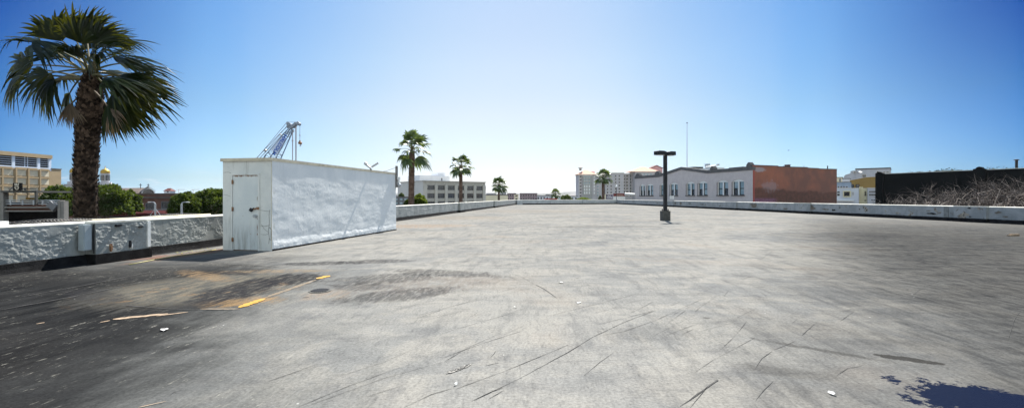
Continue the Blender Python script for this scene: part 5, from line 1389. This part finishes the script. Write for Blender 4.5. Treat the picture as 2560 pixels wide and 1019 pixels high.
x0 = fb.x(2081.5); zz = fb.z(2081,424); m = MB(); m.tube([(x0,.8,zz-1),(x0,.8,zz+.72)], .085, 8); on_flank(m, 'flue', M['dark_metal'])
# roof plant and flag pole
yy_ = 8.0
m = MB(); x1 = f.x(1716)+1
fp_x = f.x(1707)
fpz = f.z(1707,307.5)
t = thing('flag_pole', 'bare thin flag pole standing on the ridge of the grey building', 'flag pole', tuple(f.L+f.u*fp_x+Vector((-f.u.y,f.u.x,0))*.9)[:2]+(5.2,), 0)
MB().tube([(0,0,0),(0,0,fpz-5.2-.05)], [.085,.035], 8).build('pole', M['grey_wall'], t); MB().lathe([(.03,0),(.11,.06),(.12,.13),(.07,.2),(.01,.22)],0,0,10).build('finial', M['dark_metal'], t, loc=(0,0,fpz-5.2-.05))
def roofbox(nm, px0, px1, pyt, dback, d, mat, lab_mat=None):
    a = f.x(px0); b = f.x(px1); x0, x1 = min(a,b), max(a,b); z = f.z((px0+px1)/2, pyt)*1.0
    return MB().box(x0+dback*.25, x1+dback*.25, dback, dback+d, wt-.35, z+dback*.03).build(nm, M[mat], gb)
roofbox('roof_plant', 1678, 1694, 418.5, 3, 2, 'slate'); roofbox('roof_plant', 1762, 1795, 419.5, 4, 3, 'slate'); roofbox('roof_light', 1818, 1846, 416, 3, 2, 'glass_blue'); roofbox('roof_light', 1730, 1768, 420.5, 1.2, 2, 'white_paint')
m = MB(); xq = f.x(1722)+.6; zq = pk_-.2
for dx_ in (0,.5,1.0): m.box(xq+dx_,xq+dx_+.08,3,3.08,wt-.35,zq+.55)
m.box(xq-.2,xq+1.2,2.9,3.1,zq+.5,zq+.58); m.box(xq-.2,xq+.9,2.9,3.1,zq+.2,zq+.26); m.box(xq+.2,xq+.9,2.8,3.3,zq+.0,zq+.45)
m.build('roof_frame', M['steel'], gb)
m = MB(); x1 = f.x(1730)+.4; x2 = f.x(1757)+.6; m.tube([(x1,2.6,zq-.05),(x2-.5,2.6,zq+.0),(x2,2.6,zq+.18)], .16, 8); m.tube([(x2,2.6,zq+.1),(x2,2.6,zq+.32)], .24, 10); m.build('duct', M['steel'], gb)
q = W(1680,492,75); sn = thing('notice_board', 'small white notice board just right of the lamp post, behind the parapet', 'sign', (q.x,75,0), 0); ss = 75/F
MB().box(-5.3*ss,5.3*ss,0,.08,sz(497),sz(489)).build('panel', M['white_paint'], sn)
MB().box(-4.3*ss,4*ss,-.01,-.001,EYE+(HY-491.4)*ss,EYE+(HY-490.2)*ss).box(-4*ss,3.2*ss,-.01,-.001,EYE+(HY-494.6)*ss,EYE+(HY-493.6)*ss).build('lettering', M['grey_wall'], sn)
MB().box(-.05,.05,.085,.16,-7,EYE+(HY-490)*ss).build('post', M['steel'], sn)
q = W(1600,487,102); m = MB(); m.tube([W(1562,484.5,101)-q, W(1590,486.5,101)-q], .28, 8)
o = m.build('roof_edge_pipe', M['white_paint']); o.location = q; tag(o, 'thick pale horizontal pipe at the left foot of the grey building', 'pipe')

# ------------------------------------------------------------------ right hand cluster
def rb(name, label, px0, px1, pyt, Y, mat, depth=10, roofm=None, dY=0, cat='house', cap=.12):
    dY = -.50*(px1-px0)/F*Y
    f = Fr(pt(px0,Y), pt(px1,Y+dY)); return f, block(name, label, cat, f, depth, f.z(px0,pyt), M[mat], M[roofm] if roofm else None, cap=cap*Y/100, over=.06*Y/100, group='buildings between the brick flank and the black wall')
f, t = rb('hillside_building', 'large grey concrete building on the skyline behind the ochre wall', 2139, 2226, 424, 260, 'grey_wall', 20, 'slate', cat='building', cap=.25)
MB().prism([(f.x(2109.5),-7),(f.x(2138.9),-7),(f.x(2138.9),f.z(2139,425)),(f.x(2126),f.z(2126,427.5)),(f.x(2126),f.z(2126,433)),(f.x(2113),f.z(2113,437)),(f.x(2109.5),f.z(2110,441))], .5, 18).build('wing', M['grey_wall'], t)
windows(t, [(f.x(2134)-.0-f.x(2139)+f.x(2139),f.x(2139)+.1,f.z(2139,432),f.z(2139,429)), (f.x(2156),f.x(2165),f.z(2139,443.5),f.z(2139,437)), (f.x(2192),f.x(2196),f.z(2192,431),f.z(2192,428)), (f.x(2208),f.x(2213),f.z(2192,432),f.z(2192,430)), (f.x(2216),f.x(2222),f.z(2192,432),f.z(2192,430))], M['glass'], M['hotel_trim'], .2, fw=.15)
m = MB(); m.add([(f.x(2142),-.05,f.z(2142,426.5)),(f.x(2149),-.05,f.z(2149,426)),(f.x(2157),-3,f.z(2157,431)),(f.x(2151),-3,f.z(2151,431.5))], [(0,1,2,3)]); m.build('skylight', M['white_paint'], t)
f, t = rb('ochre_building', 'ochre yellow building with a sloping top left of the black wall', 2125, 2192, 452, 150, 'ochre', 14, None)
MB().prism([(0,f.z(2125,452)),(f.len,f.z(2192,452)),(f.len,f.z(2192,441.5)),(f.x(2165),f.z(2165,443)),(f.x(2150),f.z(2150,446)),(0,f.z(2125,451))], -.02, 14).build('gable', M['ochre'], t)
MB().prism([(-.2,f.z(2125,450.8)),(f.x(2150),f.z(2150,445.8)),(f.x(2165),f.z(2165,442.8)),(f.len+.2,f.z(2192,441.3)),(f.len+.2,f.z(2192,440.6)),(f.x(2165),f.z(2165,442)),(f.x(2150),f.z(2150,445)),(-.2,f.z(2125,450))], -.25, 14.2).build('roof', M['hotel_trim'], t)
windows(t, [(f.x(2128),f.x(2134),f.z(2130,469),f.z(2130,461)),(f.x(2140),f.x(2148),f.z(2130,470),f.z(2130,461))], M['glass'], M['black_panel'], .2)
f, t = rb('small_house', 'pale blue grey rooftop house behind the white one', 2092, 2126, 456, 140, 'blue_wall', 8, 'slate')
windows(t, [(f.x(2094+7*k),f.x(2098+7*k),f.z(2100,469),f.z(2100,465.5)) for k in range(4)], M['glass'], M['white_wall'], .1, fw=.08)
f, t = rb('small_house', 'white box shaped rooftop above the pale blue house', 2106, 2124, 447, 170, 'white_wall', 8, 'slate')
f, t = rb('small_house', 'tan sliver of a building tight against the brick flank', 2088, 2106, 444, 190, 'cream', 8, 'slate'); windows(t, [(f.x(2098),f.x(2102),f.z(2100,454),f.z(2100,446))], M['grey_dark'])
f, t = rb('small_house', 'white rendered house with one big dark window by the brick flank', 2090, 2147, 471, 110, 'white_wall', 8, 'hotel_trim', cap=.1)
windows(t, [(f.x(2110),f.x(2124.5),f.z(2115,490),f.z(2115,479))], M['glass'], M['yellow_wall'], .25, fw=.22)
windows(t, [(f.x(2093),f.x(2099.5),f.z(2115,482),f.z(2115,478)),(f.x(2093),f.x(2099.5),f.z(2115,489),f.z(2115,484))], M['glass'], M['white_paint'], .1, fw=.05)
windows(t, [(f.x(2129),f.x(2135.5),f.z(2115,488),f.z(2115,480))], M['grey_wall'], M['white_paint'], .1, fw=.05)
MB().box(-.2, f.len*.8, -.9, -.002, f.z(2115,502), f.z(2115,499.5)).build('ledge', M['white_paint'], t)
f, t = rb('narrow_house', 'pale yellow narrow front with dark vertical lettering', 2147.5, 2168, 471, 108, 'yellow_wall', 6, 'hotel_trim', cap=.08)
for px in (2150,2155): MB().box(f.x(px)-.12,f.x(px)+.12,-.2,-.002,-3,f.z(px,467)).build('pilaster', M['yellow_wall'], t)
m = MB()
for k, (ya, yb, w) in enumerate(((478,479.6,1.0),(480.3,482,1.2),(482.6,484.2,.9),(484.8,486.8,1.2),(487.4,489,1.4),(500,502,1.4))):
    m.box(f.x(2163)-w*.11, f.x(2163)+w*.13, -.03, -.001, f.z(2163,yb), f.z(2163,ya))
    m.box(f.x(2163)-w*.05, f.x(2163)+w*.2, -.029, -.001, f.z(2163,ya+.5), f.z(2163,ya-.2))
m.build('lettering', M['black_panel'], t)
f, t = rb('small_house', 'grey clapboard house with a long dark window beside the black wall', 2168.5, 2196, 470, 106, 'grey_wall', 6, 'hotel_trim', cap=.08)
windows(t, [(f.x(2172),f.x(2189),f.z(2180,481),f.z(2180,477)),(f.x(2172),f.x(2189),f.z(2180,489),f.z(2180,484.5)),(f.x(2178),f.x(2182),f.z(2180,501),f.z(2180,498)),(f.x(2183.5),f.x(2187.5),f.z(2180,501),f.z(2180,498))], M['glass'], M['white_wall'], .1, fw=.08)

# black wall building
f = Fr(pt(2191,55), pt(2760,41)); zt = f.z(2191,436)
bw_ = thing('black_building', 'long windowless black walled building on the right behind bare trees', 'building', (f.L.x,f.L.y,0), f.rz)
zl, zr = f.z(2235,434), f.z(2556,421)
MB().prism([(0,-7),(f.len,-7),(f.len,zr+.1),(f.x(2556),zr),(f.x(2208),zl),(0,zl)], 0, 12).build('wall', M['black_wall'], bw_)
MB().prism([(f.x(2211),zl+.003),(f.x(2556),zr+.003),(f.len,zr+.103),(f.len,zr+.17),(f.x(2556),zr+.07),(f.x(2211),zl+.07)], .15, 12).build('roof', M['coping'], bw_)
MB().prism([(-.02,-7),(f.x(2209),-7),(f.x(2209),zl+.06),(f.x(2204),zl+.18),(f.x(2199),zl+.30),(f.x(2195),zl+.2),(-.02,zl+.1)], -.3, .5).build('pier', M['black_wall'], bw_)
h0 = zl+(zr-zl)*.6
MB().prism([(f.x(2434),h0-1),(f.x(2466),h0-1),(f.x(2466),h0+.12),(f.x(2459),h0+.18),(f.x(2456),h0+.33),(f.x(2450),h0+.38),(f.x(2444),h0+.33),(f.x(2441),h0+.18),(f.x(2434),h0+.14)], -.3, .5).build('hump', M['black_wall'], bw_)
xv = f.x(2537); zv = f.z(2537,399); MB().tube([(xv,.8,2),(xv,.8,zv)], .11, 10).tube([(xv,.8,zv-.02),(xv,.8,zv+.04),(xv,.8,zv+.08)], [.22,.21,.08], 10).build('vent_pipe', M['dark_metal'], bw_)
for px, h in ((2434,.25),(2468,.22),(2500,.1)): 
    xv = f.x(px); zz = f.z(px,424); MB().tube([(xv,1,3),(xv,1,zz+h)], .03, 5).build('rod', M['dark_metal'], bw_)

# bird in the sky
q = W(1971,376,120); bd_ = MB()
bd_.tube([(-.22,0,0),(-.08,0,.02),(.1,0,.02),(.24,0,0)], [.01,.07,.065,.01], 6); bd_.add([(-.05,.05,.03),(.08,.05,.03),(.03,.42,.14),(-.1,.40,.13)], [(0,1,2,3)]); bd_.add([(-.05,-.05,.03),(.08,-.05,.03),(.03,-.42,.14),(-.1,-.40,.13)], [(0,1,2,3)])
o = bd_.build('bird', M['dark_metal']); o.location = q; tag(o, 'tiny dark bird flying above the brick flank', 'bird')

# ------------------------------------------------------------------ light, sky, camera
scn = bpy.context.scene
sd_v = Vector((math.sin(R(SUN_AZ))*math.cos(R(SUN_EL)), math.cos(R(SUN_AZ))*math.cos(R(SUN_EL)), math.sin(R(SUN_EL))))
sl = bpy.data.lights.new('sun', 'SUN'); sl.energy = 5.0; sl.angle = R(.53); sl.color = (1,.955,.88)
so = bpy.data.objects.new('sun', sl); C.objects.link(so); so.rotation_euler = (-sd_v).to_track_quat('-Z','Y').to_euler(); so.location = sd_v*60
wld = bpy.data.worlds.new('World'); scn.world = wld; wld.use_nodes = True
SKY_GRADE = (
 (0, ((1.656,1.6,1.76),(1.111,1.296,1.708),(0.146,0.365,0.826),(0.172,0.411,0.891),(0.411,0.663,1.086),(0.471,0.683,1.073),(0.568,0.693,1.013),(0.573,0.68,0.979),(0.493,0.615,0.917),(0.374,0.562,0.912),(0.316,0.524,0.882),(0.134,0.331,0.738),(0.116,0.3,0.701),(1.038,1.222,1.629),(1.613,1.527,1.671))),
 (2, ((1.527,1.276,1.256),(1.048,1.049,1.201),(0.139,0.301,0.593),(0.166,0.337,0.627),(0.399,0.541,0.75),(0.463,0.569,0.763),(0.577,0.594,0.736),(0.585,0.583,0.706),(0.51,0.538,0.678),(0.383,0.483,0.659),(0.323,0.452,0.643),(0.134,0.28,0.532),(0.114,0.25,0.5),(1.0,1.016,1.179),(1.545,1.272,1.228))),
 (10, ((2.703,1.8,1.181),(1.533,1.277,1.073),(0.106,0.236,0.433),(0.123,0.265,0.463),(0.367,0.502,0.612),(0.501,0.595,0.641),(0.793,0.698,0.609),(0.806,0.679,0.58),(0.689,0.625,0.558),(0.404,0.5,0.553),(0.295,0.419,0.522),(0.098,0.218,0.388),(0.084,0.193,0.362),(1.405,1.182,0.998),(2.728,1.799,1.13))),
 (16, ((3.466,2.325,1.418),(1.765,1.523,1.226),(0.07,0.18,0.407),(0.069,0.189,0.421),(0.316,0.492,0.639),(0.484,0.623,0.703),(0.79,0.758,0.673),(0.848,0.75,0.636),(0.667,0.668,0.612),(0.377,0.514,0.602),(0.244,0.402,0.54),(0.053,0.152,0.349),(0.055,0.146,0.336),(1.563,1.366,1.105),(3.528,2.378,1.373))),
 (24, ((4.332,3.023,1.819),(1.998,1.757,1.449),(0.089,0.224,0.461),(0.067,0.19,0.43),(0.282,0.479,0.67),(0.433,0.624,0.751),(0.73,0.777,0.744),(0.766,0.758,0.695),(0.562,0.645,0.655),(0.308,0.486,0.626),(0.201,0.372,0.553),(0.049,0.149,0.352),(0.067,0.177,0.376),(1.692,1.512,1.259),(4.353,3.091,1.752))),
 (50, ((5.738,4.265,2.715),(2.474,2.328,1.878),(0.834,0.992,1.088),(0.806,0.952,1.042),(1.031,1.072,1.033),(1.054,1.055,0.989),(1.124,1.094,0.961),(0.513,0.577,0.615),(0.461,0.528,0.581),(0.438,0.547,0.652),(0.483,0.618,0.731),(0.466,0.646,0.807),(0.537,0.723,0.873),(1.988,1.939,1.598),(5.834,4.331,2.66))),
 (88, ((1.527,1.406,1.368),(1.302,1.401,1.411),(1.267,1.374,1.39),(1.26,1.369,1.387),(1.243,1.355,1.377),(1.242,1.354,1.377),(1.223,1.341,1.372),(1.206,1.335,1.361),(1.206,1.335,1.35),(1.211,1.335,1.348),(1.212,1.335,1.348),(1.216,1.345,1.358),(1.219,1.344,1.365),(1.269,1.376,1.396),(1.322,1.418,1.391))))
SKY_AZ = (-180,-90,-55,-47,-36,-30,-15,0,15,30,36,47,55,90,180)
t = NT('sky', wld)
sk = t.n('ShaderNodeTexSky'); sk.sky_type = 'NISHITA'; sk.sun_disc = False; sk.sun_elevation = R(SUN_EL); sk.sun_rotation = R(SUN_AZ)
sk.air_density = 1.0; sk.dust_density = .6; sk.ozone_density = 2.0; sk.altitude = 50
# sky colours: bright haze under the sun, lens falloff at the frame sides, rear raised as added fill, by compass bearing and height
dirv = t.co('Generated'); sx_, sy_, sz_ = t.sep(dirv)
azf = t.math('MULTIPLY_ADD', t.math('ARCTAN2', sx_, sy_), 1/(2*math.pi), .5)
elv = t.math('MULTIPLY', t.math('ARCSINE', sz_), 180/math.pi)
GMAX = 6.0; prev = None; pel = None
for el, row in SKY_GRADE:
    rp = t.n('ShaderNodeValToRGB'); cr = rp.color_ramp; cr.interpolation = 'B_SPLINE'; cr.interpolation = 'EASE'
    while len(cr.elements) < len(row): cr.elements.new(.5)
    for e, az, c in zip(cr.elements, SKY_AZ, row): pass
    for k, (az, c) in enumerate(zip(SKY_AZ, row)):
        cr.elements[k].position = (az+180)/360
    for k, c in enumerate(row): cr.elements[k].color = tuple(min(1, v/GMAX) for v in c)+(1,)
    cr.interpolation = 'CARDINAL'
    t.L.new(azf, rp.inputs[0])
    if prev is None: prev = rp.outputs[0]
    else:
        m = t.n('ShaderNodeMapRange', interpolation_type='LINEAR'); t.L.new(elv, m.inputs[0]); m.inputs[1].default_value = pel; m.inputs[2].default_value = el
        prev = t.mix(m.outputs[0], prev, rp.outputs[0])
    pel = el
cl = t.noise(t.mapv(dirv, scale=(9,9,60)), 1.6, 5, .6, .4)          # thin low cloud far to the west
clm = t.math('MULTIPLY', t.step(cl, .53, .72), t.math('MULTIPLY', t.math('MULTIPLY', t.step(elv, .6, 1.2), t.step(elv, 3.0, 1.6)), t.step(azf, .425, .40)))
col = t.mix(1.0, sk.outputs[0], prev, 'MULTIPLY')
vm = t.n('ShaderNodeVectorMath', operation='SCALE'); t.L.new(col, vm.inputs[0]); vm.inputs['Scale'].default_value = GMAX
col = t.mix(t.math('MULTIPLY', clm, .55), vm.outputs[0], (4.2,4.4,4.7))
bg = t.n('ShaderNodeBackground'); bg.inputs[1].default_value = .07; t.L.new(col, bg.inputs[0])
wo_ = t.n('ShaderNodeOutputWorld'); t.L.new(bg.outputs[0], wo_.inputs[0])

hz = MB(); hz.box(-5200,5200,-600,5200,-8.5,60)
o = hz.build('haze', None); o.data.materials.clear()
tv = NT('haze_air'); pv = tv.n('ShaderNodeVolumePrincipled'); pv.inputs['Density'].default_value = .00005; pv.inputs['Color'].default_value = (.86,.92,1,1); pv.inputs['Anisotropy'].default_value = .3
ov = tv.n('ShaderNodeOutputMaterial'); tv.L.new(pv.outputs[0], ov.inputs['Volume']); o.data.materials.append(tv.m); tag(o, kind='stuff')
cam = bpy.data.cameras.new('camera'); co = bpy.data.objects.new('camera', cam); C.objects.link(co)
co.location = (0,0,EYE); co.rotation_euler = (R(90),0,0); cam.sensor_width = 36; cam.lens = F/2560*36; cam.shift_y = -(509.5-HY)/2560
cam.clip_start = .05; cam.clip_end = 30000; scn.camera = co
vs = scn.view_settings; vs.view_transform = 'Standard'; vs.look = 'None'; vs.exposure = 1.5; vs.gamma = 1.0; vs.use_curve_mapping = False
scn.cycles.max_bounces = 6; scn.cycles.diffuse_bounces = 3; scn.cycles.use_denoising = True
